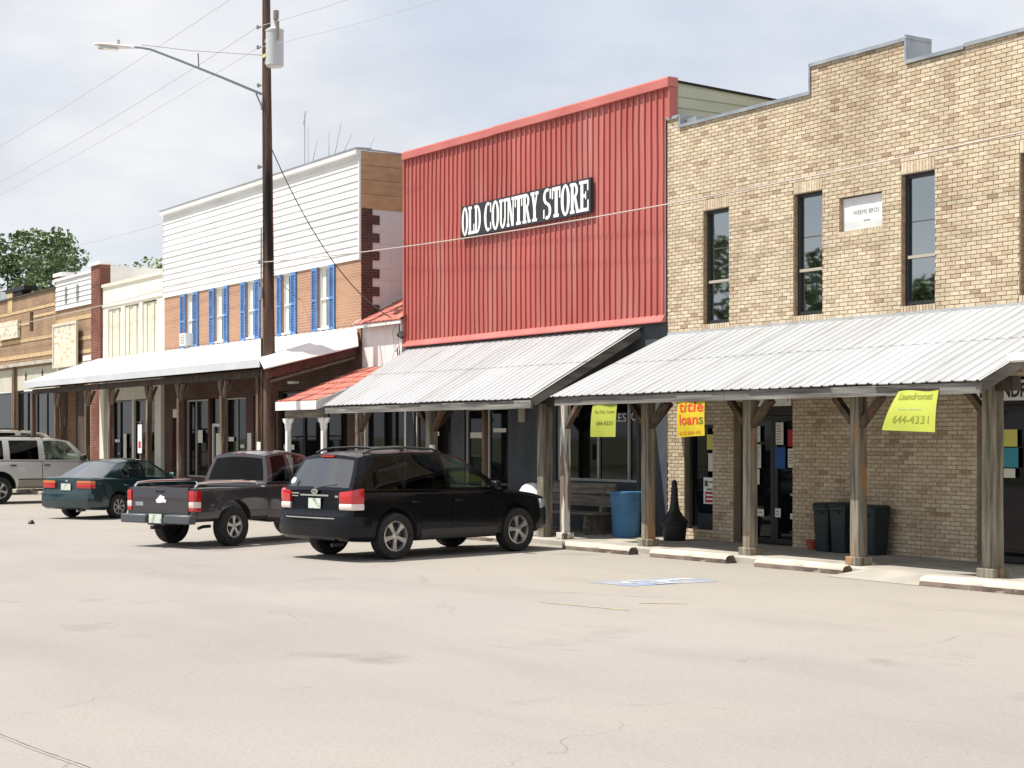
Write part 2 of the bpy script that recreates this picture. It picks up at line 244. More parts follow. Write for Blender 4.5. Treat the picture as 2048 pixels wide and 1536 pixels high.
# ------------------------------------------------------------------ mesh helpers
class MB:
    def __init__(s): s.v = []; s.f = []; s.m = []
    def quad(s, *p, m=0):
        i = len(s.v); s.v += [tuple(q) for q in p]; s.f.append(tuple(range(i, i + len(p)))); s.m.append(m); return s
    def box(s, x0, x1, y0, y1, z0, z1, m=0):
        if x0 > x1: x0, x1 = x1, x0
        if y0 > y1: y0, y1 = y1, y0
        if z0 > z1: z0, z1 = z1, z0
        i = len(s.v)
        s.v += [(x0, y0, z0), (x1, y0, z0), (x1, y1, z0), (x0, y1, z0), (x0, y0, z1), (x1, y0, z1), (x1, y1, z1), (x0, y1, z1)]
        s.f += [tuple(i + k for k in q) for q in ((0, 3, 2, 1), (4, 5, 6, 7), (0, 1, 5, 4), (1, 2, 6, 5), (2, 3, 7, 6), (3, 0, 4, 7))]; s.m += [m] * 6; return s
    def bbox(s, x0, x1, y0, y1, z0, z1, b=0.01, m=0):
        """box with chamfered vertical and horizontal edges: a stack of inset rings"""
        def ring(ix, z): return [(x0 + ix, y0 + b, z), (x0 + b, y0 + ix, z), (x1 - b, y0 + ix, z), (x1 - ix, y0 + b, z), (x1 - ix, y1 - b, z), (x1 - b, y1 - ix, z), (x0 + b, y1 - ix, z), (x0 + ix, y1 - b, z)]
        rings = [ring(b * .99, z0), ring(0, z0 + b), ring(0, z1 - b), ring(b * .99, z1)]
        return s.loft(rings, True, m)
    def loft(s, rings, caps=True, m=0, closed=True):
        i = len(s.v); n = len(rings[0])
        for r in rings: s.v += [tuple(p) for p in r]
        for a in range(len(rings) - 1):
            for k in range(n if closed else n - 1):
                k2 = (k + 1) % n
                s.f.append((i + a * n + k, i + a * n + k2, i + (a + 1) * n + k2, i + (a + 1) * n + k)); s.m.append(m)
        if caps and closed:
            s.f.append(tuple(i + k for k in range(n))[::-1]); s.f.append(tuple(i + (len(rings) - 1) * n + k for k in range(n))); s.m += [m, m]
        return s
    def grid(s, P, nu, nv, m=0):
        i = len(s.v)
        for a in range(nu + 1):
            for b in range(nv + 1): s.v.append(tuple(P(a / nu, b / nv)))
        for a in range(nu):
            for b in range(nv):
                q = i + a * (nv + 1) + b; s.f.append((q, q + nv + 1, q + nv + 2, q + 1)); s.m.append(m)
        return s
    def tube(s, pts, r, n=8, m=0, caps=True):
        pts = [Vector(p) for p in pts]; rings = []
        up = Vector((0, 0, 1))
        for k, p in enumerate(pts):
            d = (pts[min(k + 1, len(pts) - 1)] - pts[max(k - 1, 0)]).normalized()
            u = d.cross(up)
            if u.length < 0.05: u = d.cross(Vector((1, 0, 0)))
            u.normalize(); v = u.cross(d)
            rr = r[k] if isinstance(r, (list, tuple)) else r
            rings.append([p + (u * math.cos(2 * math.pi * j / n) + v * math.sin(2 * math.pi * j / n)) * rr for j in range(n)])
        return s.loft(rings, caps, m)
    def lathe(s, prof, c=(0, 0, 0), n=20, axis='z', m=0, caps=True):
        rings = []
        for r, h in prof:
            rg = []
            for j in range(n):
                t = 2 * math.pi * j / n
                if axis == 'z': rg.append((c[0] + r * math.cos(t), c[1] + r * math.sin(t), c[2] + h))
                elif axis == 'y': rg.append((c[0] + r * math.cos(t), c[1] + h, c[2] + r * math.sin(t)))
                else: rg.append((c[0] + h, c[1] + r * math.cos(t), c[2] + r * math.sin(t)))
            rings.append(rg)
        return s.loft(rings, caps, m)
    def beam(s, p, q, w, h, m=0, up=(0, 0, 1)):
        p, q = Vector(p), Vector(q); d = (q - p).normalized(); u = d.cross(Vector(up))
        if u.length < 0.05: u = d.cross(Vector((1, 0, 0)))
        u.normalize(); v = u.cross(d)
        rg = lambda c: [c - u * w / 2 - v * h / 2, c + u * w / 2 - v * h / 2, c + u * w / 2 + v * h / 2, c - u * w / 2 + v * h / 2]
        return s.loft([rg(p), rg(q)], True, m)
    def prism_x(s, poly, x0, x1, m=0):  # poly in (y,z)
        return s.loft([[(x0, y, z) for y, z in poly], [(x1, y, z) for y, z in poly]], True, m)
    def prism_y(s, poly, y0, y1, m=0):  # poly in (x,z)
        return s.loft([[(x, y0, z) for x, z in poly], [(x, y1, z) for x, z in poly]], True, m)
    def prism_z(s, poly, z0, z1, m=0):
        return s.loft([[(x, y, z0) for x, y in poly], [(x, y, z1) for x, y in poly]], True, m)
    def mesh(s, name, mats, off=(0, 0, 0), smooth=False):
        me = bpy.data.meshes.new(name)
        me.from_pydata([(x - off[0], y - off[1], z - off[2]) for x, y, z in s.v], [], s.f)
        if isinstance(mats, str): mats = [mats]
        for q in mats: me.materials.append(MATS[q])
        if len(mats) > 1: me.polygons.foreach_set('material_index', s.m)
        bm = bmesh.new(); bm.from_mesh(me); bmesh.ops.recalc_face_normals(bm, faces=bm.faces); bm.to_mesh(me); bm.free()
        if smooth:
            me.polygons.foreach_set('use_smooth', [True] * len(me.polygons))
            me.set_sharp_from_angle(angle=R(smooth if smooth is not True else 38))
        me.update(); return me
    def build(s, name, mats, parent=None, smooth=False, loc=None):
        """world coordinates in, object with its origin at the thing's base out"""
        if parent is not None: off = parent.get('_o', (0, 0, 0))
        else: off = loc or (0, 0, 0)
        me = s.mesh(name, mats, off, smooth)
        o = bpy.data.objects.new(name, me); col.objects.link(o)
        if parent is not None: o.parent = parent
        else: o.location = off
        o['_o'] = list(off)
        return o
def tag(o, label, cat, group=None, kind=None):
    if label: o['label'] = label
    if cat: o['category'] = cat
    if group: o['group'] = group
    if kind: o['kind'] = kind
    return o
def thing(name, label, cat, loc=(0, 0, 0), group=None, rz=0.0):
    o = bpy.data.objects.new(name, None); col.objects.link(o); o.location = loc; o.rotation_euler = (0, 0, rz); o.empty_display_size = 0.2
    o['_o'] = list(loc) if rz == 0 else [0, 0, 0]
    return tag(o, label, cat, group)
def struct(o): o['kind'] = 'structure'; return o
def copy_tree(o, parent=None):
    c = o.copy(); col.objects.link(c); c.parent = parent
    for ch in list(o.children): copy_tree(ch, c)
    return c
def inst(name, me, parent, loc, rot=(0, 0, 0), scale=(1, 1, 1)):
    o = bpy.data.objects.new(name, me); col.objects.link(o); o.parent = parent
    po = parent.get('_o', (0, 0, 0)); o.location = (loc[0] - po[0], loc[1] - po[1], loc[2] - po[2]); o.rotation_euler = rot; o.scale = scale
    return o
def text_mesh(body, mat, wid, hei, bold=0.0, shear=0.0, extrude=0.002):
    """lettering from the built-in font, fitted into wid x hei, lower left at 0,0, in the x-z plane facing -y"""
    cu = bpy.data.curves.new('lettering', 'FONT'); cu.body = body; cu.size = 1.0; cu.offset = bold; cu.shear = shear; cu.extrude = 0.0; cu.resolution_u = 3
    ob = bpy.data.objects.new('lettering', cu); col.objects.link(ob)
    dg = bpy.context.evaluated_depsgraph_get(); me = bpy.data.meshes.new_from_object(ob.evaluated_get(dg))
    bpy.data.objects.remove(ob); bpy.data.curves.remove(cu)
    co = np.array([v.co[:] for v in me.vertices]); lo = co.min(0); hi = co.max(0)
    sx = wid / (hi[0] - lo[0]); sz = hei / (hi[1] - lo[1])
    for v in me.vertices: v.co = ((v.co.x - lo[0]) * sx, 0, (v.co.y - lo[1]) * sz)
    me.materials.clear(); me.materials.append(MATS[mat]); me.update(); return me
def letter(body, mat, parent, x, y, z, wid, hei, rot=(0, 0, 0), **kw):
    return inst('lettering', text_mesh(body, mat, wid, hei, **kw), parent, (x, y, z), rot)

D = 19.8
exec_order = []

# ------------------------------------------------------------------ setting: ground, lot, sidewalk
mb = MB(); mb.quad((-3000, -3000, -0.03), (3000, -3000, -0.03), (3000, 3000, -0.03), (-3000, 3000, -0.03)); struct(mb.build('ground', 'far_ground'))
mb = MB(); mb.quad((-140, -14, 0), (40, -14, 0), (40, 17.62, 0), (-140, 17.62, 0)); struct(mb.build('parking_lot', 'asphalt'))
# sidewalk slab with curb: top wavers a little, slabs cut by joints
sw = MB()
xs = list(np.arange(-90, -6, 1.5))
rs = random.Random(3)
for a, b in zip(xs[:-1], xs[1:]):
    j = 0.006
    yc = 17.60 + rs.uniform(-0.015, 0.015); zc = 0.12 + rs.uniform(-0.006, 0.006)
    sw.prism_x([(yc, -0.02), (yc, zc - 0.03), (yc + 0.03, zc), (D + 0.05, zc + 0.012), (D + 0.05, -0.02)], a + j, b - j)
struct(sw.build('sidewalk', 'sidewalk'))
mb = MB(); B_ = [(-18.0, .008), (-17.45, .119), (-16.3, .119), (-15.75, .008)]; F_ = [-17.75, -17.35, -16.4, -16.0]
for k in range(3): mb.quad((F_[k], 17.0, .005), (F_[k + 1], 17.0, .005), (B_[k + 1][0], 17.597, B_[k + 1][1]), (B_[k][0], 17.597, B_[k][1]))
struct(mb.build('curb_ramp', 'sidewalk'))
# foreground joint in the paving
mb = MB(); pts = [(-11.9, 3.05), (-11.4, 3.13), (-10.9, 3.17), (-10.5, 3.21), (-10.05, 3.27), (-9.6, 3.31)]
for (a, b), (c, d) in zip(pts[:-1], pts[1:]):
    mb.quad((a, b, .004), (c, d, .004), (c, d + .010, .004), (a, b + .010, .004)); mb.quad((a, b - .03, .004), (c, d - .026, .004), (c, d - .004, .004), (a, b - .004, .004), m=1)
noisy('joint_pale', (0.30, 0.28, 0.26), (0.36, 0.33, 0.30), (8, 8, 8), .9)
struct(mb.build('paving_joint', ['brown_concrete', 'joint_pale']))

# painted marks
mk = thing('parking_marking', 'faded blue square with white wheelchair symbol painted on the lot', 'marking', (-18.4, 14.3, 0))
mb = MB(); mb.quad((-18.85, 13.45, .004), (-18.02, 13.6, .004), (-17.95, 15.1, .004), (-18.72, 15.1, .004)); mb.build('blue_field', 'street_blue', mk)
mb = MB(); c = (-18.45, 14.1)
for k in range(14):
    a0, a1 = R(150 + k * 17), R(150 + (k + 1) * 17)
    mb.quad(*[(c[0] + r * math.cos(a), c[1] + r * 1.25 * math.sin(a), .008) for r, a in ((.25, a0), (.25, a1), (.18, a1), (.18, a0))])
def strip(mb, p, q, wd, z=.008):
    d = Vector((q[0] - p[0], q[1] - p[1], 0)).normalized(); n = Vector((-d.y, d.x, 0)) * wd / 2
    mb.quad((p[0] - n.x, p[1] - n.y, z), (q[0] - n.x, q[1] - n.y, z), (q[0] + n.x, q[1] + n.y, z), (p[0] + n.x, p[1] + n.y, z))
strip(mb, (-18.42, 14.2), (-18.50, 14.8), .13, .009); strip(mb, (-18.42, 14.35), (-18.05, 14.42), .11, .010); strip(mb, (-18.1, 14.42), (-18.08, 14.05), .11, .011); strip(mb, (-18.6, 14.86), (-18.38, 15.02), .17, .009)
mb.build('wheelchair_symbol', 'street_white', mk)
for lab, p, q in (('worn yellow stripe nearest the camera, left of the blue square', (-16.9, 11.35), (-15.55, 11.68)), ('short worn yellow stripe crossing below the blue square', (-16.15, 12.3), (-15.75, 12.75))):
    mb = MB(); strip(mb, p, q, .09, .004); o = mb.build('painted_stripe', 'street_yellow', None, loc=(p[0], p[1], 0)); tag(o, lab, 'stripe', 'worn yellow stripes on the lot')

# wheel stops
def wheel_stop(x0, y0, x1, y1, label, z0=0.0):
    p, q = Vector((x0, y0, 0)), Vector((x1, y1, 0)); d = (q - p).normalized(); n = Vector((-d.y, d.x, 0)); ln = (q - p).length
    prof = [(-.13, 0), (-.128, .07), (-.10, .125), (-.05, .15), (.05, .15), (.10, .125), (.128, .07), (.13, 0)]
    mb = MB(); rings = []
    for t, s in ((0, .86), (.03, 1), (.3, 1), (.62, 1), (.97, 1), (1, .86)):
        c = p + d * ln * t; rings.append([(c.x + n.x * a * s + rs.uniform(-.006, .006), c.y + n.y * a * s, z0 + b * s + (rs.uniform(-.006, .006) if b > .1 else 0)) for a, b in prof])
    mb.loft(rings)
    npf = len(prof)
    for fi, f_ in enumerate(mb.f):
        if len(f_) > 4 or (f_[0] % npf) == 0: mb.m[fi] = 1  # lower front strip and both end faces take a darker brown concrete
    o = mb.build('wheel_stop', ['concrete', 'brown_concrete'], None, smooth=50, loc=(p.x, p.y, z0)); tag(o, label, 'wheel stop', 'concrete wheel stops along the curb')
wheel_stop(-24.78, 17.2, -22.90, 17.32, 'concrete wheel stop just right of the black vehicle')
wheel_stop(-22.33, 17.34, -20.46, 17.46, 'concrete wheel stop straight above the blue painted square')
wheel_stop(-19.72, 17.42, -17.85, 17.52, 'concrete wheel stop below the dark bins')
wheel_stop(-15.95, 17.13, -14.0, 17.25, 'concrete wheel stop nearest the camera, cut by right edge')
wheel_stop(-14.62, 18.05, -12.9, 18.3, 'concrete stop on the sidewalk right of the last post', .125)
wheel_stop(-28.6, 17.2, -26.75, 17.3, 'concrete wheel stop seen under the black vehicle')
mb = MB(); mb.lathe([(.0, 0), (.06, 0), (.085, .03), (.05, .075), (.0, .085)], (-38.86, 11.44, .001), 9); mb.lathe([(.0, 0), (.035, .01), (.02, .05), (0, .06)], (-38.79, 11.44, .05), 7)
tag(mb.build('debris', 'plastic', None, True, loc=(-38.86, 11.44, 0)), 'small dark clump of debris on the pale lot behind the green car', 'debris')

# ------------------------------------------------------------------ wall with openings
def intervals(x0, x1, cuts):
    seg = [(x0, x1)]
    for a, b in cuts:
        ns = []
        for p, q in seg:
            if b <= p or a >= q: ns.append((p, q)); continue
            if a > p: ns.append((p, a))
            if b < q: ns.append((b, q))
        seg = ns
    return seg
def wall_open(mb, x0, x1, z0, z1, y, ops, depth, m=0, mr=None):
    """front face cut by rectangular openings (x0,x1,z0,z1), reveals going back by depth, and closed top, ends"""
    mr = m if mr is None else mr
    zs = sorted({z0, z1, *[o[2] for o in ops], *[o[3] for o in ops]}); zs = [z for z in zs if z0 <= z <= z1]
    for a, b in zip(zs[:-1], zs[1:]):
        zm = (a + b) / 2
        for p, q in intervals(x0, x1, [(o[0], o[1]) for o in ops if o[2] < zm < o[3]]): mb.quad((p, y, a), (q, y, a), (q, y, b), (p, y, b), m=m)
    for p, q, a, b in ops:
        a = max(a, z0)
        mb.quad((p, y, a), (p, y + depth, a), (p, y + depth, b), (p, y, b), m=mr); mb.quad((q, y, a), (q, y + depth, a), (q, y + depth, b), (q, y, b), m=mr)
        mb.quad((p, y, b), (q, y, b), (q, y + depth, b), (p, y + depth, b), m=mr); mb.quad((p, y, a), (q, y, a), (q, y + depth, a), (p, y + depth, a), m=mr)
def panel(p, q, a, b, y, name, mat, parent, th=0.02):
    mb = MB(); mb.box(p, q, y, y + th, a, b); return mb.build(name, mat, parent)
def window(parent, p, q, a, b, y, mats=('dark_frame', 'pane_dark'), bars_x=(), bars_z=(), fw=.05, name='window', rail=None):
    """frame with real bars standing in front of its panes; panes and bars are the frame's children"""
    mb = MB(); mb.box(p, p + fw, y, y + .07, a, b).box(q - fw, q, y, y + .07, a, b).box(p + fw, q - fw, y, y + .07, b - fw, b).box(p + fw, q - fw, y, y + .07, a, a + fw)
    for t in bars_x: mb.box(t - fw / 2, t + fw / 2, y + .004, y + .066, a + fw, b - fw)
    f = mb.build(name, mats[0], parent)
    xs = [p + fw] + sorted(bars_x) + [q - fw]; zs = [a + fw] + sorted(bars_z) + [b - fw]
    for t in bars_z:
        mb = MB(); mb.box(p + fw, q - fw, y - .008, y + .05, t - fw * .45, t + fw * .45); mb.build('meeting_rail', rail or mats[0], f)
    for x0, x1 in zip(xs[:-1], xs[1:]):
        for z0, z1 in zip(zs[:-1], zs[1:]):
            tl = random.uniform(-.004, .004); t2 = random.uniform(-.003, .003)
            mb = MB(); mb.quad((x0, y + .045 + tl, z0), (x1, y + .045 - tl, z0), (x1, y + .045 - tl + t2, z1), (x0, y + .045 + tl + t2, z1)); mb.build('pane', mats[1], f)
    return f

# ================================================================== tan brick building (right)
BX0, BX1 = -25.08, -9.0
bb = thing('brick_building', 'tan brick two storey building with stepped parapet at right', 'building', (-17, D, 0.12))
WZ0, WZ1 = 4.20, 6.35
wins = [(-23.99, -23.25), (-21.50, -20.78), (-18.94, -18.22), (-16.53, -15.80), (-14.1, -13.38)]
PLQ = (-20.36, -19.37, 5.57, 6.15)
door1 = (-23.12, -21.53, 0.12, 2.72); win1 = (-24.56, -23.72, 0.30, 2.30); door2 = (-17.36, -15.6, 0.12, 2.98)
ops = [(a, b, WZ0, WZ1) for a, b in wins] + [PLQ, door1, win1, door2, (-14.6, -12.4, .9, 2.6)]
tops = [(BX0, -24.72, 8.27), (-24.72, -21.06, 8.07), (-21.06, -18.83, 8.55), (-18.83, -17.6, 8.17), (-17.6, BX1, 8.20)]
mb = MB()
YM = D + 0.012
wall_open(mb, BX0, BX1, 0.12, 8.0, YM, ops, .24, 0, 0)
for a, b, t in tops: mb.quad((a, YM, 8.0), (b, YM, 8.0), (b, YM, t), (a, YM, t)); mb.quad((a, YM, t), (b, YM, t), (b, YM + .5, t), (a, YM + .5, t)); mb.quad((a, YM + .5, 7.2), (b, YM + .5, 7.2), (b, YM + .5, t), (a, YM + .5, t))
for (a, b, t), (c, d, u) in zip(tops[:-1], tops[1:]): mb.quad((b, YM, min(t, u)), (b, YM + .5, min(t, u)), (b, YM + .5, max(t, u)), (b, YM, max(t, u)))
mb.quad((BX0, YM, .12), (BX0, YM + 14, .12), (BX0, YM + 14, 7.4), (BX0, YM, 8.27)); mb.quad((BX1, YM, .12), (BX1, YM + 14, .12), (BX1, YM + 14, 7.4), (BX1, YM, 8.2))
mb.quad((BX0, YM + .5, 7.4), (BX1, YM + .5, 7.4), (BX1, YM + 14, 7.2), (BX0, YM + 14, 7.2)); mb.quad((BX0, YM + 14, 0), (BX1, YM + 14, 0), (BX1, YM + 14, 7.2), (BX0, YM + 14, 7.2))
wall = mb.build('wall', 'mortar', bb)
# bricks, course by course, each with its own edges; tone varies from brick to brick
def brick_tone(name, source):
    m, b, t = base(name, (0.5, 0.38, 0.24), 0.9, spec=0.2); k = t.links.new
    if source == 'attr': s = t.nodes.new('ShaderNodeAttribute'); s.attribute_name = 'tone'; fac = s.outputs['Fac']
    else: s = t.nodes.new('ShaderNodeObjectInfo'); fac = s.outputs['Random']
    r = t.nodes.new('ShaderNodeValToRGB'); e = r.color_ramp.elements; e[0].position = 0; e[0].color = (0.37, 0.27, 0.195, 1); e[1].position = 1; e[1].color = (0.68, 0.595, 0.455, 1)
    for p, c in ((.03, (0.46, 0.35, 0.25)), (.12, (0.54, 0.44, 0.32)), (.45, (0.59, 0.495, 0.365)), (.8, (0.635, 0.545, 0.41))):
        x = e.new(p); x.color = (*c, 1)
    k(fac, r.inputs['Fac'])
    ge = t.nodes.new('ShaderNodeNewGeometry'); nz = t.nodes.new('ShaderNodeTexNoise'); nz.inputs['Scale'].default_value = 22; nz.inputs['Detail'].default_value = 4; k(ge.outputs['Position'], nz.inputs['Vector'])
    rr = t.nodes.new('ShaderNodeValToRGB'); rr.color_ramp.elements[0].color = (.82, .81, .80, 1); rr.color_ramp.elements[1].color = (1.07, 1.07, 1.07, 1); rr.color_ramp.elements[0].position = .3; rr.color_ramp.elements[1].position = .7; k(nz.outputs['Fac'], rr.inputs['Fac'])
    # weather staining with a shape of its own under the copings
    mp = t.nodes.new('ShaderNodeMapping'); mp.inputs['Scale'].default_value = (1.3, 1, .32); k(ge.outputs['Position'], mp.inputs['Vector'])
    n2 = t.nodes.new('ShaderNodeTexNoise'); n2.inputs['Scale'].default_value = 1.0; n2.inputs['Detail'].default_value = 7; k(mp.outputs[0], n2.inputs['Vector'])
    r2 = t.nodes.new('ShaderNodeValToRGB'); r2.color_ramp.elements[0].position = .42; r2.color_ramp.elements[1].position = .7; r2.color_ramp.elements[0].color = (1, 1, 1, 1); r2.color_ramp.elements[1].color = (.78, .75, .73, 1); k(n2.outputs['Fac'], r2.inputs['Fac'])
    m1 = t.nodes.new('ShaderNodeMix'); m1.data_type = 'RGBA'; m1.blend_type = 'MULTIPLY'; m1.inputs['Factor'].default_value = 1; k(r.outputs[0], m1.inputs['A']); k(rr.outputs[0], m1.inputs['B'])
    m2 = t.nodes.new('ShaderNodeMix'); m2.data_type = 'RGBA'; m2.blend_type = 'MULTIPLY'; m2.inputs['Factor'].default_value = 1; k(m1.outputs['Result'], m2.inputs['A']); k(r2.outputs[0], m2.inputs['B'])
    k(m2.outputs['Result'], b.inputs['Base Color'])
brick_tone('brick_attr', 'attr'); brick_tone('brick_obj', 'obj')
CH, BL, JT = 0.0685, 0.205, 0.011
bricks = []  # (x0,x1,y,z0,z1)
nrow = int((8.55 - 0.12) / CH)
LT = .12 + CH * math.ceil((WZ1 + .20 - .12) / CH) - JT; SB = .12 + CH * math.floor((WZ0 - .10 - .12) / CH)
lint = [(a, b, WZ1, LT) for a, b in wins]; sills = [(a - .02, b + .02, SB, WZ0) for a, b in wins]
for r in range(nrow):
    z0 = .12 + r * CH; z1 = z0 + CH - JT; zm = (z0 + z1) / 2
    cuts = [(o[0], o[1]) for o in ops + lint + sills if o[2] - .012 < zm < o[3] + .012]
    for a, b, t in tops:
        if z1 > t - .004: cuts.append((a, b))
    for p, q in intervals(BX0, BX1, cuts):
        off = (BL / 2 if r % 2 else 0) + (r // 7) * 0.013
        x = p - ((p - BX0 - off) % BL)
        while x < q:
            a, b = max(x, p), min(x + BL, q)
            if b - a > .035: bricks.append((a, b - JT, z0, z1))
            x += BL
for a, b, z0, z1 in lint:      # soldier course over each window
    n = int(round((b - a) / .0685)); wd = (b - a) / n
    for k in range(n): bricks.append((a + k * wd, a + (k + 1) * wd - JT * .7, z0 + .004, z1))
for a, b, z0, z1 in sills + [(PLQ[0] - .02, PLQ[1] + .02, PLQ[2] - .105, PLQ[2] - .01)]:
    n = int(round((b - a) / .0685)); wd = (b - a) / n
    for k in range(n): bricks.append((a + k * wd, a + (k + 1) * wd - JT, z0 + .004, z1))
def in_view(bk):
    return bk[0] > -19.6 and bk[1] < -16.47 and bk[2] > 4.1 and (bk[1] - bk[0]) > .18
cand = [i for i, bk in enumerate(bricks) if in_view(bk)]
cand.sort(key=lambda i: -bricks[i][1]); single = set(cand[:300])
rb = random.Random(11)
bm_box = MB(); bm_box.bbox(-.5, .5, -.016, 0.0, -.5, .5, .003)
# a unit brick (length and height 1 m, scaled to each brick) with slightly rounded arrises
ub = MB(); e = .02; f = .06
ub.v = [(-.5, 0, -.5), (.5, 0, -.5), (.5, 0, .5), (-.5, 0, .5), (-.5, -.010, -.5), (.5, -.010, -.5), (.5, -.010, .5), (-.5, -.010, .5), (-.5 + e, -.013, -.5 + f), (.5 - e, -.013, -.5 + f), (.5 - e, -.013, .5 - f), (-.5 + e, -.013, .5 - f)]
ub.f = [(0, 1, 5, 4), (1, 2, 6, 5), (2, 3, 7, 6), (3, 0, 4, 7), (4, 5, 9, 8), (5, 6, 10, 9), (6, 7, 11, 10), (7, 4, 8, 11), (8, 9, 10, 11)]; ub.m = [0] * 9
ume = ub.mesh('brick', 'brick_obj')
sv, sf, st = [], [], []
for i, (a, b, z0, z1) in enumerate(bricks):
    out_ = rb.uniform(-.002, .003); dz = rb.uniform(-.0012, .0012); cx, cz = (a + b) / 2, (z0 + z1) / 2 + dz; lx, lz = b - a, z1 - z0
    if i in single:
        inst('brick', ume, wall, (cx, YM - out_ + .001, cz), (0, 0, rb.uniform(-.004, .004)), (lx, 1, lz)); continue
    k = len(sv)
    for vx, vy, vz in ub.v: sv.append((cx + vx * lx + 17, YM + vy - out_ + .001 - D, cz + vz * lz - .12))
    sf += [tuple(k + q for q in ff) for ff in ub.f]; tn = rb.random(); st += [tn] * 9
me = bpy.data.meshes.new('brickwork'); me.from_pydata(sv, [], sf); me.materials.append(MATS['brick_attr'])
at = me.attributes.new('tone', 'FLOAT', 'FACE'); at.data.foreach_set('value', st)
bm = bmesh.new(); bm.from_mesh(me); bmesh.ops.recalc_face_normals(bm, faces=bm.faces); bm.to_mesh(me); bm.free()
o = bpy.data.objects.new('brickwork', me); col.objects.link(o); o.parent = wall; o['kind'] = 'stuff'; o['_o'] = [-17, D, .12]
# brick jambs inside the reveals of the windows
for a, b in wins + [(PLQ[0], PLQ[1])]:
    zz0, zz1, dep = (WZ0, WZ1, .20) if (a, b) in wins else (PLQ[2], PLQ[3], .13)
    mb = MB(); z = zz0 + .004
    while z < zz1 - .03:
        for s, x in ((1, a), (-1, b)): mb.box(x, x + s * .004, D + .006, D + dep * .55 - .006, z, z + CH - JT); mb.box(x, x + s * .004, D + dep * .55 + .006, D + dep, z, z + CH - JT)
        z += CH
    mb.build('jamb_bricks', 'brick_jamb', wall)['kind'] = 'stuff'
# coping: metal caps over each step
for i, (a, b, t) in enumerate(tops):
    mb = MB(); mb.box(a - (.03 if i in (0, 2) else -.002), b + (.03 if i in (0, 2) else -.002), D - .035, D + .56, t + .004, t + .03).box(a + .002, b - .002, D - .035, D - .02, t - .03, t + .004)
    mb.build('coping', 'galvanised', bb)
for fx, fz0, fz1 in ((-18.85, 8.19, 8.62), (-21.10, 8.10, 8.575), (-24.70, 8.09, 8.29)): mb = MB(); mb.box(fx, fx + .036, D - .03, D + .57, fz0, fz1); mb.build('step_flashing', 'galvanised', bb)
mb = MB(); mb.box(-24.66, -24.35, D + .12, D + .5, 8.105, 8.22); mb.build('roof_vent', 'galvanised', bb)
for a, b in wins:
    window(bb, a + .01, b - .01, WZ0 + .02, WZ1 - .01, D + .09, bars_z=(WZ0 + .80,), fw=.055, rail='rail_beige')
pl = panel(PLQ[0] + .008, PLQ[1] - .006, PLQ[2] + .004, PLQ[3] - .02, D + .075, 'plaque', 'plaque', bb)
letter('WEEMS BROS', 'ink_grey', pl, PLQ[0] + .25, D + .071, 5.83, .60, .075); letter('----', 'ink_grey', pl, PLQ[0] + .50, D + .071, 5.71, .14, .018)
# ground floor: shop window, door, laundry door
window(bb, win1[0] + .02, win1[1], win1[2], win1[3], D + .12, ('dark_frame', 'pane_shop'), fw=.06)
mb = MB(); mb.box(win1[0] + .3, win1[1] - .02, D + .09, D + .115, .14, .62); mb.build('planter_box', 'bin_green', bb)
d1 = thing('shop_door', 'dark double shop door covered with papers beside the dark bins', 'door', (-22.3, D + .25, .12))
window(d1, -22.95, -22.24, .14, 2.45, D + .2, ('dark_frame', 'pane_shop'), fw=.09, name='door_leaf')
window(d1, -22.23, -21.55, .14, 2.45, D + .2, ('dark_frame', 'pane_shop'), fw=.09, name='door_leaf')
mb = MB(); mb.box(-23.1, -22.96, D + .17, D + .28, .12, 2.7).box(-22.96, -21.54, D + .18, D + .28, 2.46, 2.7); mb.build('door_frame', 'dark_frame', d1)
mb = MB(); mb.box(-21.75, -21.63, D + .15, D + .19, 1.02, 1.06); mb.build('push_bar', 'steel', d1)
for x0, x1, z0, z1, mt in ((-22.80, -22.60, 1.98, 2.27, 'paper'), (-22.78, -22.58, 1.50, 1.93, 'paper'), (-22.87, -22.80, 1.60, 1.9, 'paper_yellow'), (-22.80, -22.62, 1.2, 1.48, 'paper'), (-22.82, -22.7, 1.1, 1.18, 'paper'), (-22.18, -21.98, 1.93, 2.33, 'paper'), (-21.86, -21.6, 1.90, 2.2, 'paper_red'), (-22.2, -21.93, 1.5, 1.88, 'paper_blue'), (-21.86, -21.6, 1.52, 1.86, 'paper'), (-22.72, -22.5, .62, .75, 'paper'), (-22.2, -22.05, .62, .78, 'paper'), (-21.8, -21.66, .6, .7, 'paper')):
    panel(x0, x1, z0, z1, D + .192, 'paper_notice', mt, d1, .003)
    if mt == 'paper':
        mb = MB(); z = z1 - .05
        while z > z0 + .04: mb.box(x0 + .03, x1 - .03 - random.uniform(0, .06), D + .1895, D + .1915, z - .018, z); z -= .05
        mb.build('print', 'ink_grey', d1)
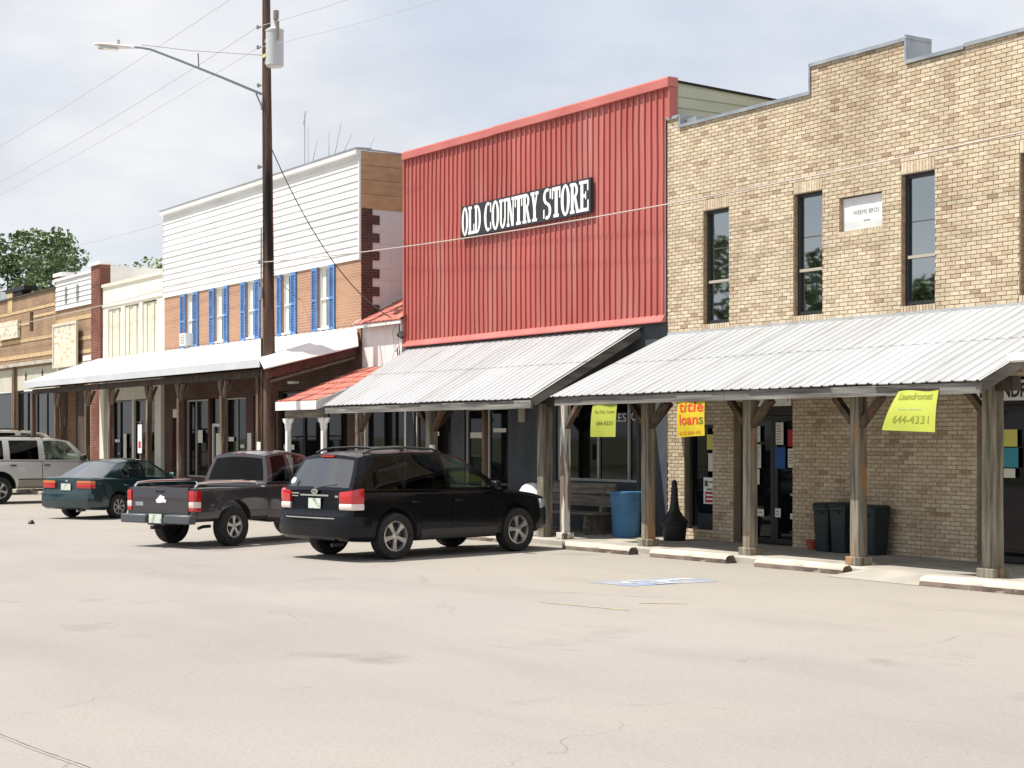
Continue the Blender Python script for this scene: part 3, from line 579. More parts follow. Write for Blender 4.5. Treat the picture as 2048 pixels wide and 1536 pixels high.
# window notices and the white and red poster
for x0, x1, z0, z1, mt, nm in ((-24.02, -23.80, 1.83, 2.12, 'paper_yellow', 'paper_notice'), (-23.98, -23.76, 1.42, 1.76, 'paper', 'paper_notice'), (-24.12, -23.76, .80, 1.30, 'sign_white', 'poster')):
    p = panel(x0, x1, z0, z1, D + .112, nm, mt, bb, .004)
    if nm == 'poster':
        q = panel(x0 + .05, x1 - .04, .83, 1.03, D + .109, 'red_field', 'paper_red', p, .002)
        mb = MB(); mb.box(x0 + .08, x0 + .27, D + .106, D + .108, .95, .985).box(x0 + .09, x0 + .28, D + .106, D + .108, .875, .91); mb.build('print', 'sign_white', p)['kind'] = 'stuff'
        mb = MB(); mb.box(x0 + .03, x0 + .13, D + .109, D + .111, 1.13, 1.24).box(x0 + .15, x1 - .04, D + .109, D + .111, 1.2, 1.23).box(x0 + .1, x1 - .1, D + .109, D + .111, 1.06, 1.09); mb.build('print', 'ink_green', p)
mb = MB(); mb.box(-24.6, -24.1, D - .06, D + .0, 2.34, 2.62); mb.build('meter_box', 'black_matt', bb)
s1 = thing('shop_sign', 'slanted white board with black lettering above the papered door', 'sign', (-22.0, D, 2.6))
mb = MB(); mb.prism_y([(-22.42, 2.62), (-21.545, 2.62), (-21.545, 2.93), (-22.20, 2.93)], D - .03, D - .012); bd = mb.build('board', 'sign_white', s1)
letter('Coin laundry', 'ink', bd, -22.22, D - .036, 2.70, .66, .20, bold=.012, shear=.2)
d2 = thing('laundry_door', 'dark glass double door under the lettered laundry board', 'door', (-16.5, D + .25, .12))
window(d2, -17.20, -16.45, .14, 2.55, D + .2, ('dark_frame', 'pane_shop'), fw=.09, name='door_leaf'); window(d2, -16.44, -15.7, .14, 2.55, D + .2, ('dark_frame', 'pane_shop'), fw=.09, name='door_leaf')
mb = MB(); mb.box(-17.36, -17.21, D + .16, D + .28, .12, 2.98).box(-17.21, -15.6, D + .18, D + .28, 2.56, 2.98); mb.build('door_frame', 'dark_frame', d2)
for x0, x1, z0, z1, mt in ((-17.06, -16.74, 1.92, 2.18, 'paper_yellow'), (-17.06, -16.72, 1.60, 1.90, 'paper_teal'), (-17.0, -16.78, 1.44, 1.58, 'paper')): panel(x0, x1, z0, z1, D + .192, 'paper_notice', mt, d2, .003)
mb = MB(); mb.lathe([(0, 0), (.02, 0), (.02, .03), (0, .03)], (-16.30, D + .165, 1.05), 10, 'y'); mb.build('lock', 'steel', d2)
s2 = thing('laundry_sign', 'white board with heavy black laundry lettering at right edge', 'sign', (-16.5, D, 2.6))
mb = MB(); mb.box(-17.34, -16.05, D - .03, D - .014, 2.62, 2.93); bd = mb.build('board', 'sign_white', s2)
letter('LAUNDRY', 'ink', bd, -17.27, D - .036, 2.665, 1.06, .22, bold=.03)
window(bb, -14.58, -12.42, .92, 2.58, D + .15, ('dark_frame', 'pane_shop'), bars_x=(-13.5,))

# ================================================================== porch awnings
def corrugated(x0, x1, ye, ze, yw, zw, rib=.2286, h=.017, n_per=4, sag=0.0, skew=0.0):
    """list of sheets of ribbed metal; each a mesh builder: flat pans, raised trapezoid ribs, a thin edge, lapped over the next"""
    out = []; sheet = rib * n_per; x = x0; i = 0
    ln = math.hypot(yw - ye, zw - ze); ny, nz = -(zw - ze) / ln, (yw - ye) / ln
    while x < x1 - .02:
        xe = min(x + sheet, x1); prof = []; k = 0
        while x + k * rib < xe - .001:
            c = x + k * rib
            for dx, hh in ((0, 0), (.075, 0), (.089, h), (.118, h), (.132, 0), (.1323, 0.003), (.16, .003), (.1603, 0)):
                if c + dx <= xe: prof.append((c + dx, hh))
            k += 1
        prof.append((xe + .012, 0.0 if xe < x1 else 0))
        lift = .0025 * (i % 2)
        mb = MB(); js = [0, .33, .66, 1]
        wob = [random.uniform(-.004, .004) for _ in js]
        def pt(px, hh, t, q):
            s_ = skew * t * (1 - (px - x0) / (x1 - x0)); o_ = hh + lift + q
            return (px + s_, ye + (yw - ye) * t + ny * o_, ze + (zw - ze) * t + nz * o_ - sag * math.sin(math.pi * t) * .0)
        i0 = random.uniform(-.03, .02) / ln
        rows = [[pt(px, hh, t if t > 0 else i0, wob[j] if 0 < j < 3 else 0) for px, hh in prof] for j, t in enumerate(js)]
        mb.loft(rows, False, 0, closed=False)
        mb.loft([[(a[0], a[1], a[2]) for a in rows[0]], [(a[0], a[1] + .004, a[2] - .012) for a in rows[0]]], False, 0, closed=False)
        out.append(mb); x = xe; i += 1
    return out
def brace(mb, x, y, z, dx, dz=.55, w=.09, dy=0.0):
    mb.beam((x + dx * .14, y + dy * .14, z), (x + dx, y + dy, z + dz), w, w * 1.15, up=(0, 1, 0) if not dy else (1, 0, 0))
def post(parent, x, y, zt, mat='wood', w=.19, braces=(-1, 1), base_h=.13, lean=0.0, brace_mat='wood_brace', bs=.40, bh=.46, bw=.10):
    mb = MB(); rings = []
    for t in np.linspace(0, 1, 7):
        hw = w / 2 * (1 + random.uniform(-.03, .03)); cx = x + lean * t + random.uniform(-.004, .004); z = .12 + base_h + (zt - .12 - base_h) * t
        c = hw * .12
        rings.append([(cx - hw, y - hw + c, z), (cx - hw + c, y - hw, z), (cx + hw - c, y - hw, z), (cx + hw, y - hw + c, z), (cx + hw, y + hw - c, z), (cx + hw - c, y + hw, z), (cx - hw + c, y + hw, z), (cx - hw, y + hw - c, z)])
    mb.loft(rings); o = mb.build('post', mat, parent)
    if base_h > .05:
        mb = MB(); hw = w / 2 + .05; mb.bbox(x - hw, x + hw, y - hw, y + hw, .118, .12 + base_h, .012); mb.build('post_base', mat, o)
    for s in braces:
        mb = MB(); zb = zt - bh
        mb.beam((x + s * (w / 2 - .03), y, zb), (x + s * (w / 2 + bs), y, zt - .02), bw * .9, bw * 1.15, up=(0, 1, 0)); mb.build('brace', brace_mat, o)
    if len(braces) > 1:
        mb = MB(); mb.beam((x, y + w / 2 - .03, zt - bh), (x, y + w / 2 + bs, zt - .02), bw * .9, bw * 1.15, up=(1, 0, 0)); mb.build('brace', brace_mat, o)
    return o
noisy('wood_brace', (0.06, 0.045, 0.035), (0.14, 0.10, 0.075), (9, 9, 2.5), 0.85, 0.4, c3=(0.24, 0.10, 0.05), scale3=(4, 4, 3), lo3=.58, hi3=.68)
YE = 17.03
aw = thing('porch', 'silver ribbed metal porch roof on weathered posts before the tan brick building', 'porch', (-20, 17.9, 0))
for mb in corrugated(-25.06, -14.86, YE, 2.83, D - .02, 4.05): mb.build('roof_panel', 'awning_metal', aw)
mb = MB(); mb.box(-25.05, -14.87, D - .03, D - .006, 4.03, 4.10); mb.build('wall_flashing', 'awning_metal', aw)
x = -24.98; cuts_ = [-24.98, -22.7, -20.15, -17.7, -14.90]
for a, b in zip(cuts_[:-1], cuts_[1:]):
    mb = MB(); mb.box(a + .004, b - .004, YE + .03, YE + .08, 2.655 + random.uniform(-.006, .006), 2.80); mb.build('fascia_board', 'wood_beam', aw)
mb = MB(); mb.box(-25.0, -14.95, 17.77, 17.93, 2.70, 2.90); mb.build('beam', 'wood_dark', aw)
sl = (4.05 - 2.83) / (D - .02 - YE)
for x in list(np.arange(-24.3, -15.2, .61)) + [-25.0 + .03, -14.93]:
    e = x in (-25.0 + .03, -14.93); mb = MB(); dz = .10
    mb.beam((x, YE + .085, 2.83 - dz + .085 * sl), (x, D - .03, 4.05 - dz), .05 if not e else .06, .13 if not e else .19, up=(0, 0, 1)); mb.build('rafter', 'wood_rake' if e else 'wood_dark', aw)
for x in np.arange(YE + .5, D - .2, .6):
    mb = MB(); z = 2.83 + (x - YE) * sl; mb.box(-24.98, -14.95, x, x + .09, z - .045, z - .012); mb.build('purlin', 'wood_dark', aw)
PY = 17.85
post(aw, -25.70, 17.80, 2.72, 'wood_peeling', .155, (1,), .12); post(aw, -23.16, PY, 2.70); post(aw, -20.43, PY, 2.70, w=.18); post(aw, -17.95, PY, 2.70); post(aw, -15.37, PY, 2.80, w=.215, braces=(-1,))

ra = thing('porch', 'silver ribbed metal porch roof below the red metal store front', 'porch', (-30, 17.9, 0))
for mb in corrugated(-34.75, -25.86, YE + .08, 2.81, D - .02, 4.27, skew=-.62): mb.build('roof_panel', 'awning_metal', ra)
cuts_ = [-34.70, -32.4, -30.2, -28.0, -25.90]
for a, b in zip(cuts_[:-1], cuts_[1:]):
    mb = MB(); mb.box(a + .004, b - .004, YE + .11, YE + .16, 2.625 + random.uniform(-.008, .008), 2.775); mb.build('fascia_board', 'wood_beam', ra)
mb = MB(); mb.box(-34.7, -25.95, 17.8, 17.96, 2.66, 2.86); mb.build('beam', 'wood_dark', ra)
sl2 = (4.27 - 2.81) / (D - .02 - YE - .08)
for x in list(np.arange(-34.2, -26.3, .61)) + [-25.94]:
    e = x == -25.94; mb = MB(); mb.beam((x, YE + .165, 2.81 - .10 + .085 * sl2), (x, D - .03, 4.27 - .10), .05 if not e else .07, .13 if not e else .21); mb.build('rafter', 'wood_rake' if e else 'wood_dark', ra)
for x in np.arange(YE + .6, D - .2, .6):
    mb = MB(); z = 2.81 + (x - YE - .08) * sl2; mb.box(-34.68, -26.0, x, x + .09, z - .045, z - .012); mb.build('purlin', 'wood_dark', ra)
post(ra, -26.47, PY, 2.72, w=.23, braces=(), base_h=.0); post(ra, -30.9, PY, 2.68, w=.2, base_h=.05); post(ra, -34.3, PY, 2.68, 'wood_peeling', w=.16, base_h=.05, braces=(1,)); post(ra, -28.7, PY + .0, 2.68, 'wood_brown', w=.09, base_h=.02, braces=())
mb = MB(); mb.box(-30.72, -30.58, PY - .16, PY - .10, 1.55, 1.9); mb.build('meter_box', 'white_metal', ra)
# end of the neighbour's gutter at the right edge
mb = MB(); mb.prism_x([(17.0, 3.06), (17.0, 3.16), (17.13, 3.16), (17.13, 3.1), (17.08, 3.04)], -14.40, -12.0); tag(mb.build('rain_gutter', 'white_metal', None, loc=(-13.2, 17.05, 3.04)), 'white gutter end just above the last post at right edge', 'gutter')

# ================================================================== red metal store
rd = thing('red_store', 'store with red ribbed metal front and dark slate ground floor', 'building', (-30, D, .12))
RX0, RX1 = -35.55, -25.10
def ribbed_v(x0, x1, z0, z1l, z1r, y, rib, h):
    """vertical ribbed sheets, 5 ribs each"""
    out = []; x = x0; n = 5; tot = x1 - x0
    while x < x1 - .03:
        xe = min(x + rib * n, x1); prof = []; k = 0
        while x + k * rib < xe - .002:
            c = x + k * rib
            for dx, hh in ((0, 0), (rib * .66, 0), (rib * .73, h), (rib * .86, h), (rib * .87, 0)):
                if c + dx < xe: prof.append((c + dx, hh))
            k += 1
        prof.append((xe, 0))
        js = np.linspace(0, 1, 7); wob = [random.uniform(-.006, .006) for _ in js]; wx = [random.uniform(-.012, .012) for _ in js]
        mb = MB(); rows = []
        for j, t in enumerate(js):
            rows.append([(px + (wx[j] if 0 < i < len(prof) - 1 else 0), y - hh - wob[j] * math.sin(math.pi * (i / (len(prof) - 1))), z0 + (z1l + (z1r - z1l) * (px - x0) / tot - z0) * t) for i, (px, hh) in enumerate(prof)])
        mb.loft(rows, False, 0, closed=False); out.append(mb); x = xe
    return out
for mb in ribbed_v(RX0 + .03, RX1, 4.36, 9.0, 8.92, D - .03, .196, .034): mb.build('metal_panel', 'red_metal', rd)
for mb in ribbed_v(RX1, -24.96, 8.30, 8.92, 8.92, D - .03, .196, .034): mb.build('metal_panel', 'red_metal', rd)
mb = MB(); mb.loft([[(x, D - .115, z - .16), (x, D - .115, z + .0), (x, D - .10, z + .03), (x, D + .14, z + .03), (x, D + .14, z - .16), (x, D - .09, z - .17)] for x, z in ((RX0 - .01, 9.13), (-31.5, 9.085), (-31.2, 9.095), (-28, 9.06), (-24.93, 9.04))]); mb.build('cap_trim', 'red_trim', rd)
mb = MB(); mb.box(-24.975, -24.93, D - .075, D + .135, 8.27, 8.885); mb.build('end_trim', 'red_metal', rd)
mb = MB(); mb.box(RX0 - .012, RX0 + .035, D - .085, D + .1, 4.30, 8.97); mb.build('end_trim', 'red_trim', rd)
mb = MB(); mb.prism_x([(D - .03, 4.46), (D - .05, 4.46), (D - .14, 4.335), (D - .14, 4.31), (D - .03, 4.31)], RX0 + .04, RX1); mb.build('base_flashing', 'red_trim', rd)
mb = MB()
opsr = [(-28.95, -26.05, 1.14, 2.82), (-32.75, -30.85, .16, 2.76), (-35.15, -33.35, .8, 2.70)]
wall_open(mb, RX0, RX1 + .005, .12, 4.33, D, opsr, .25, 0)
mb.quad((RX0, D, .12), (RX0, D + 15, .12), (RX0, D + 15, 8.6), (RX0, D, 9.0)); mb.quad((RX0, D + 15, 0), (RX1, D + 15, 0), (RX1, D + 15, 8.6), (RX0, D + 15, 8.6))
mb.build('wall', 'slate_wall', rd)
mb = MB(); mb.quad((RX0, D + .02, 4.3), (-24.95, D + .02, 4.3), (-24.95, D + .02, 9.0), (RX0, D + .02, 9.0)); mb.quad((RX0, D + .1, 8.8), (RX1, D + .1, 8.8), (RX1, D + 15, 8.5), (RX0, D + 15, 8.5)); mb.build('backing', 'roof_gray', rd)
sidew = MB(); sidew.quad((-25.07, D + .1, 7.0), (-25.07, D + 15, 7.0), (-25.07, D + 15, 8.55), (-25.07, D + .1, 9.02)); sw_ = sidew.build('side_wall', 'green_siding', rd)
for k in range(7):
    mb = MB(); z = 7.45 + k * .215; zt = min(z + .21, 9.0); mb.prism_y([(-25.07, z), (-25.045, z), (-25.062, zt), (-25.07, zt)], D + .14, D + 12); mb.build('board', 'green_siding', sw_)
mb = MB(); mb.loft([[(-25.10, y, z), (-25.02, y, z), (-25.02, y, z + .04), (-25.10, y, z + .04)] for y, z in ((D + .14, 9.01), (D + 6, 8.83), (D + 15, 8.56))]); mb.build('roof_edge', 'black_matt', rd)
window(rd, -28.93, -26.07, 1.15, 2.81, D + .05, ('light_frame', 'pane_shop'), bars_x=(-27.47, -26.42), fw=.055)
window(rd, -32.73, -30.87, .18, 2.75, D + .05, ('light_frame', 'pane_shop'), bars_x=(-31.75,), bars_z=(1.0,), fw=.055, rail='dark_frame')
window(rd, -35.13, -33.37, .82, 2.69, D + .05, ('light_frame', 'pane_shop'), bars_x=(-34.5,), fw=.05)
letter('LES', 'sign_white', rd, -26.93, D + .06, 2.38, .42, .17); letter('C', 'sign_white', rd, -26.33, D + .06, 2.40, .14, .18)
mb = MB(); mb.box(-30.35, -30.1, D - .05, D - .004, 2.4, 2.7); mb.build('notice_box', 'rail_beige', rd)
for x0, x1, z0, z1, mt in ((-31.55, -31.0, 2.18, 2.27, 'paper'), (-32.55, -32.0, 2.05, 2.18, 'paper'), (-34.4, -34.0, 2.1, 2.2, 'paper')): panel(x0, x1, z0, z1, D + .05, 'paper_notice', mt, rd, .004)
mb = MB(); mb.tube([(-25.98, D - .03, .14), (-25.98, D - .03, 3.2)], .035, 8); mb.build('drain_pipe', 'slate_wall', rd)

# lettered board: heavy condensed slab letters
def slab(ch):
    """rects (x0,x1,y0,y1), rings (cx,cy,rx,ry,ix,iy,a0,a1), quads; letter box 1 wide, 1 tall"""
    r, g, q = [], [], []; S = .30
    ser = lambda x0, x1, b=True, t=True: (r.append((x0, x1, 0, .105)) if b else None, r.append((x0, x1, .895, 1)) if t else None)
    if ch == 'O': g.append((.5, .5, .5, .52, .19, .42, 0, 360))
    elif ch == 'C': g.append((.52, .5, .52, .52, .21, .42, 62, 298)); r += [(.80, .95, .64, .98), (.80, .95, .04, .30)]
    elif ch == 'L': r += [(.12, .12 + S + .05, 0, 1), (.45, 1, 0, .11), (.84, 1, .1, .36)]; ser(0, .6)
    elif ch == 'D': r.append((.10, .10 + S, 0, 1)); g.append((.42, .5, .58, .5, .25, .40, -90, 90)); ser(0, .45)
    elif ch == 'U': r += [(.10, .36, .3, 1), (.68, .86, .3, 1)]; g.append((.48, .32, .38, .34, .14, .22, 180, 360)); ser(0, .46, False); ser(.56, 1, False)
    elif ch == 'N': r += [(.10, .26, 0, 1), (.74, .90, 0, 1)]; q.append(((.12, 1), (.42, 1), (.90, 0), (.62, 0))); ser(0, .36, True, False); ser(0, .36, False); ser(.62, 1, False)
    elif ch == 'T': r += [(.33, .67, 0, 1), (.02, .98, .88, 1), (.02, .16, .62, .9), (.84, .98, .62, .9)]; ser(.2, .8, True, False)
    elif ch == 'R': r.append((.10, .10 + S, 0, 1)); g.append((.45, .745, .42, .255, .17, .15, -90, 90)); q.append(((.42, .52), (.68, .52), (1.0, .0), (.70, .0))); ser(0, .5); r.append((.66, 1.04, 0, .09))
    elif ch == 'Y': r.append((.34, .66, 0, .45)); q += [((.10, 1), (.42, 1), (.66, .4), (.36, .4)), ((.74, 1), (.92, 1), (.62, .4), (.46, .4))]; ser(.2, .8, True, False); ser(0, .5, False); ser(.6, 1, False)
    elif ch == 'S':
        g += [(.5, .745, .46, .275, .18, .17, 60, 270), (.5, .265, .46, .285, .18, .17, -120, 92)]; r += [(.78, .93, .66, .98), (.05, .2, .03, .33)]
    elif ch == 'E': r += [(.12, .12 + S, 0, 1), (.4, .95, .89, 1), (.4, 1, 0, .11), (.4, .72, .45, .56), (.84, .97, .66, .98), (.86, 1, .04, .36), (.64, .74, .38, .64)]; ser(0, .5)
    return r, g, q
sg = thing('store_sign', 'black board with big white slab letters on the red front', 'sign', (-30.07, D - .1, 6.72))
mb = MB(); mb.box(-32.67, -27.47, D - .135, D - .07, 6.72, 7.45); bd = mb.build('board', 'sign_black', sg)
lay = 0
def put(word, x0, x1, z0, z1):
    n = len(word); cw = (x1 - x0) / n
    for i, ch in enumerate(word):
        r, g, q = slab(ch); mb = MB(); y0 = D - .137; X = lambda a: x0 + i * cw + (.01 + a * .99) * cw; Z = lambda b: z0 + b * (z1 - z0); k = 0
        for a, b, c, d in r: y = y0 - .0006 * k - .002; mb.quad((X(a), y, Z(c)), (X(b), y, Z(c)), (X(b), y, Z(d)), (X(a), y, Z(d))); k += 1
        for pts in q: y = y0 - .0006 * k - .002; mb.quad(*[(X(a), y, Z(b)) for a, b in pts]); k += 1
        for cx, cy, rx, ry, ix, iy, a0, a1 in g:
            m = 28; y = y0 - .0006 * k - .002; k += 1
            for j in range(m):
                t0, t1 = R(a0 + (a1 - a0) * j / m), R(a0 + (a1 - a0) * (j + 1) / m)
                mb.quad((X(cx + rx * math.cos(t0)), y, Z(cy + ry * math.sin(t0))), (X(cx + rx * math.cos(t1)), y, Z(cy + ry * math.sin(t1))), (X(cx + ix * math.cos(t1)), y, Z(cy + iy * math.sin(t1))), (X(cx + ix * math.cos(t0)), y, Z(cy + iy * math.sin(t0))))
        mb.build('letter', 'sign_white', bd)
put('OLD', -32.63, -31.78, 6.765, 7.41); put('COUNTRY', -31.64, -29.40, 6.765, 7.41); put('STORE', -29.24, -27.53, 6.765, 7.41)

# ================================================================== narrow white shop between
ns = thing('narrow_shop', 'narrow white shop with small red roof between siding and red buildings', 'building', (-36.8, D, .12))
mb = MB(); wall_open(mb, -37.93, -35.57, .12, 5.0, D + .02, [(-37.75, -35.68, .4, 3.0)], .3, 0); mb.quad((-35.565, D + .02, 4.0), (-35.565, D + 3.6, 4.0), (-35.565, D + 3.6, 6.6), (-35.565, D + .02, 5.0)); mb.quad((-37.93, D + 3.6, .1), (-35.57, D + 3.6, .1), (-35.57, D + 3.6, 6.6), (-37.93, D + 3.6, 6.6)); mb.build('wall', 'white_paint', ns)
window(ns, -37.75, -35.68, .4, 3.0, D + .1, ('dark_frame', 'pane_shop'), bars_x=(-36.9, -36.3))
def tile_roof(x0, x1, ye, ze, yw, zw, step=.4, mat='red_roof', parent=None, skew=0.0):
    """courses of pressed metal tiles, each lapping the one below"""
    n = int(math.hypot(yw - ye, zw - ze) / step); n = max(n, 2)
    for k in range(n):
        t0, t1 = k / n, (k + 1) / n + .01
        mb = MB(); m = int((x1 - x0) / .11); pts0, pts1 = [], []
        for j in range(m + 1):
            x = x0 + (x1 - x0) * j / m; hh = .018 * abs(math.sin(j * math.pi / 2)) + .0
            pts0.append((x + skew * t0, ye + (yw - ye) * t0, ze + (zw - ze) * t0 + .035 + hh)); pts1.append((x + skew * t1, ye + (yw - ye) * t1, ze + (zw - ze) * t1 + .008 + hh))
        low = [(a, b + .003, c - .028) for a, b, c in pts0]
        mb.loft([low, pts0, pts1], False, 0, closed=False); mb.build('tile_course', mat, parent)
tile_roof(-38.0, -35.45, D - .22, 4.98, D + 3.5, 6.95, .4, parent=ns)
mb = MB(); mb.box(-37.98, -35.48, D - .20, D - .18, 4.90, 4.985); mb.beam((-37.97, D - .2, 4.96), (-37.97, D + 3.5, 6.93), .05, .16); mb.build('bargeboard', 'white_paint', ns)
mb = MB(); mb.box(-35.72, -35.60, D - .09, D + .01, 3.5, 5.02); mb.build('corner_board', 'white_paint', ns)
mb = MB(); mb.tube([(-36.05, D - .02, 4.95), (-36.12, D - .06, 4.75), (-36.1, D - .06, 4.4), (-35.95, D - .08, 4.22), (-35.8, D - .06, 4.35), (-35.75, D - .05, 4.62)], .014, 6); mb.build('drip_loop', 'wire_grey', ns)
mb = MB(); mb.tube([(-35.72, D - .08, 4.95), (-35.7, D - .12, 4.6), (-35.62, D - .14, 4.15), (-35.78, D - .1, 4.05), (-35.85, D - .08, 4.3)], .016, 6); mb.tube([(-35.70, D - .12, 4.62), (-35.6, D - .14, 4.66), (-35.52, D - .12, 4.55)], .06, 8); mb.build('weather_head', 'cable', ns)
lp = thing('porch', 'small red tiled porch roof with white fascia behind the wooden pole', 'porch', (-36.6, 17.6, 0))
tile_roof(-37.75, -35.45, 17.28, 2.94, D - .02, 3.86, .42, parent=lp, skew=-.15)
mb = MB(); mb.box(-37.76, -35.44, 17.27, 17.31, 2.74, 2.955); mb.build('fascia_board', 'white_paint', lp)
mb = MB(); mb.beam((-35.44, 17.3, 2.85), (-35.5, D - .02, 3.77), .04, .2); mb.build('rake_board', 'white_paint', lp)
mb = MB(); mb.box(-37.7, -35.5, 17.5, 17.62, 2.55, 2.74); mb.build('beam', 'wood_bench', lp)
mb = MB(); mb.quad((-37.75, 17.32, 2.75), (-35.46, 17.32, 2.75), (-35.5, D - .02, 3.6), (-37.8, D - .02, 3.6)); mb.build('ceiling', 'white_paint', lp)
for x in (-37.62, -35.60):
    mb = MB(); mb.bbox(x - .06, x + .06, 17.5, 17.62, .12, 2.55, .012); p = mb.build('post', 'white_paint', lp)
    for s in (-1, 1):
        mb = MB(); pr = [(x + s * .06, 2.54), (x + s * .30, 2.54), (x + s * .26, 2.46), (x + s * .16, 2.40), (x + s * .15, 2.3), (x + s * .09, 2.2), (x + s * .06, 2.05)]; mb.prism_y(pr, 17.54, 17.58); mb.build('bracket', 'white_paint', p)

# ================================================================== building with white siding and blue shutters
sb = thing('siding_building', 'two storey brick building with white siding above and blue shutters', 'building', (-45, D, .12))
SX0, SX1 = -52.12, -37.96
shut = [(-50.63, -50.19, -49.51, -49.08), (-48.18, -47.77, -47.02, -46.67), (-45.72, -45.35, -44.69, -44.30), (-43.13, -42.82, -42.20, -41.83), (-40.86, -40.47, -39.77, -39.42)]
mb = MB(); uo = [(b, c, 5.05, 6.74) for a, b, c, d in shut]
wall_open(mb, SX0, SX1, 4.6, 6.8, D, uo, .16, 0); up = mb.build('upper_wall', 'far_brick', sb)
mb = MB(); mb.quad((SX0, D + .01, 6.7), (SX1, D + .01, 6.7), (SX1, D + .01, 9.55), (SX0, D + .01, 9.55)); mb.quad((SX0, D + .01, 9.5), (SX1, D + .01, 9.5), (SX1, D + 16, 9.2), (SX0, D + 16, 9.2)); mb.quad((SX0, D + .01, 0), (SX0, D + 16, 0), (SX0, D + 16, 9.2), (SX0, D + .01, 9.5)); mb.quad((SX0, D + 16, 0), (SX1, D + 16, 0), (SX1, D + 16, 9.2), (SX0, D + 16, 9.2)); mb.build('backing', 'white_paint', sb)
zb = 6.735; pitch = (9.36 - zb) / 14
for k in range(14):
    z = zb + k * pitch; q = random.uniform(-.003, .003)
    mb = MB(); mb.prism_x([(D - .012, z), (D - .038 + q, z - .004), (D - .038 + q, z + .014), (D - .018, z + pitch - .004), (D - .005, z + pitch - .004)], SX0 - .02, SX1 - .045); mb.build('siding_board', 'white_siding', sb)
mb = MB(); mb.prism_x([(D - .012, 9.36), (D - .03, 9.36), (D - .03, 9.47), (D - .15, 9.48), (D - .15, 9.60), (D + .2, 9.62), (D + .2, 9.36)], SX0 - .03, SX1 + .01); mb.build('top_trim', 'white_siding', sb)
mb = MB(); mb.prism_x([(D - .16, 9.601), (D - .17, 9.64), (D + .3, 9.66), (D + .3, 9.622)], SX0 - .04, SX1 + .03); mb.build('roof_edge', 'roof_gray', sb)
mb = MB(); mb.box(SX1 - .045, SX1 + .012, D - .06, D - .001, 6.72, 9.36); mb.build('corner_trim', 'white_siding', sb); mb = MB(); mb.box(SX0 - .04, SX0 - .021, D - .055, D - .001, 6.72, 9.36); mb.build('corner_trim', 'white_siding', sb)
# side wall: toothed dark brick, white blocks, tan boards above
mb = MB(); mb.quad((SX1, D + .001, .1), (SX1, D + 16, .1), (SX1, D + 16, 9.2), (SX1, D + .001, 9.5)); sd_ = mb.build('side_wall', 'side_block', sb)
mb = MB(); mb.box(SX1 + .001, SX1 + .02, D + .002, D + .33, .12, 8.06); mb.build('corner_brick', 'side_brick', sd_)
for k in range(8):
    z = 7.66 - k * .47; mb = MB(); mb.box(SX1 + .001, SX1 + .02, D + .331, D + .54, z, z + .24); mb.build('toothing_brick', 'side_brick', sd_)
for k in range(4):
    z = 8.07 + k * .375; mb = MB(); mb.box(SX1 + .001, SX1 + .03, D + .002, D + 5, z + .004, z + .368); mb.build('board', 'tan_board', sd_)
mb = MB(); mb.loft([[(SX1 - .02, y, z), (SX1 + .06, y, z), (SX1 + .06, y, z + .035), (SX1 - .02, y, z + .035)] for y, z in ((D + .21, 9.585), (D + 16, 9.3))]); mb.build('roof_edge', 'roof_gray', sb)
for i, (a, b, c, d) in enumerate(shut):
    f = window(sb, b + .005, c - .005, 5.06, 6.72, D + .05, ('white_frame', 'pane_dark'), bars_z=(5.86,), fw=.05, rail='white_frame')
    mb = MB(); mb.box(b - .02, c + .02, D - .035, D + .06, 5.0, 5.055); mb.build('sill', 'white_frame', f)
    mb = MB(); mb.box(b + .06, (b + c) / 2 - .05, D + .088, D + .092, 5.1, 6.66).box((b + c) / 2 + .10, c - .06, D + .088, D + .092, 5.1, 6.66); mb.build('curtain', 'paper', f)
    for p, q in ((a, b), (c, d)):
        mb = MB(); p_, q_ = p + .015, q - .015
        mb.box(p_, p_ + .06, D - .05, D - .006, 4.97, 6.72).box(q_ - .06, q_, D - .05, D - .006, 4.97, 6.72)
        for zz in (4.97, 5.80, 6.64): mb.box(p_ + .06, q_ - .06, D - .05, D - .006, zz, zz + .08)
        s_ = mb.build('shutter', 'blue_paint', sb)
        mb = MB(); z = 5.06
        while z < 6.62:
            if not 5.76 < z < 5.89: mb.beam((p_ + .06, D - .03, z), (q_ - .06, D - .03, z), .03, .008, up=(0, -.7, .7))
            z += .045
        mb.build('louvres', 'blue_paint', s_)['kind'] = 'stuff'
mb = MB(); mb.box(-50.12, -49.62, D - .25, D + .05, 5.03, 5.42); ac = mb.build('air_conditioner', 'white_frame', sb)
mb = MB()
for k in range(6): mb.box(-50.06, -49.68, D - .256, D - .25, 5.08 + k * .05, 5.10 + k * .05)
mb.build('grille', 'ink_grey', ac)
# ground floor under the long awning
mb = MB(); gops = [(-51.4, -50.68, .12, 2.7), (-50.35, -48.35, .8, 3.3), (-48.22, -47.3, .14, 3.3), (-47.18, -45.4, .7, 3.3), (-44.85, -43.4, .6, 3.3), (-43.1, -38.75, .6, 3.4)]
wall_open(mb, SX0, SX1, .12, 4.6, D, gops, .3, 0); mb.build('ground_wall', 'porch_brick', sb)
panel(-51.38, -50.70, .13, 2.66, D + .1, 'door', 'deep_blue', sb, .05)
window(sb, -50.33, -48.37, .8, 3.28, D + .1, ('light_frame', 'pane_shop'), bars_x=(-49.6,)); window(sb, -47.16, -45.42, .7, 3.28, D + .1, ('light_frame', 'pane_shop'), bars_x=(-46.3,)); window(sb, -44.83, -43.42, .6, 3.28, D + .1, ('light_frame', 'pane_shop')); window(sb, -43.08, -38.77, .6, 3.38, D + .1, ('dark_frame', 'pane_shop'), bars_x=(-41.6, -40.2))
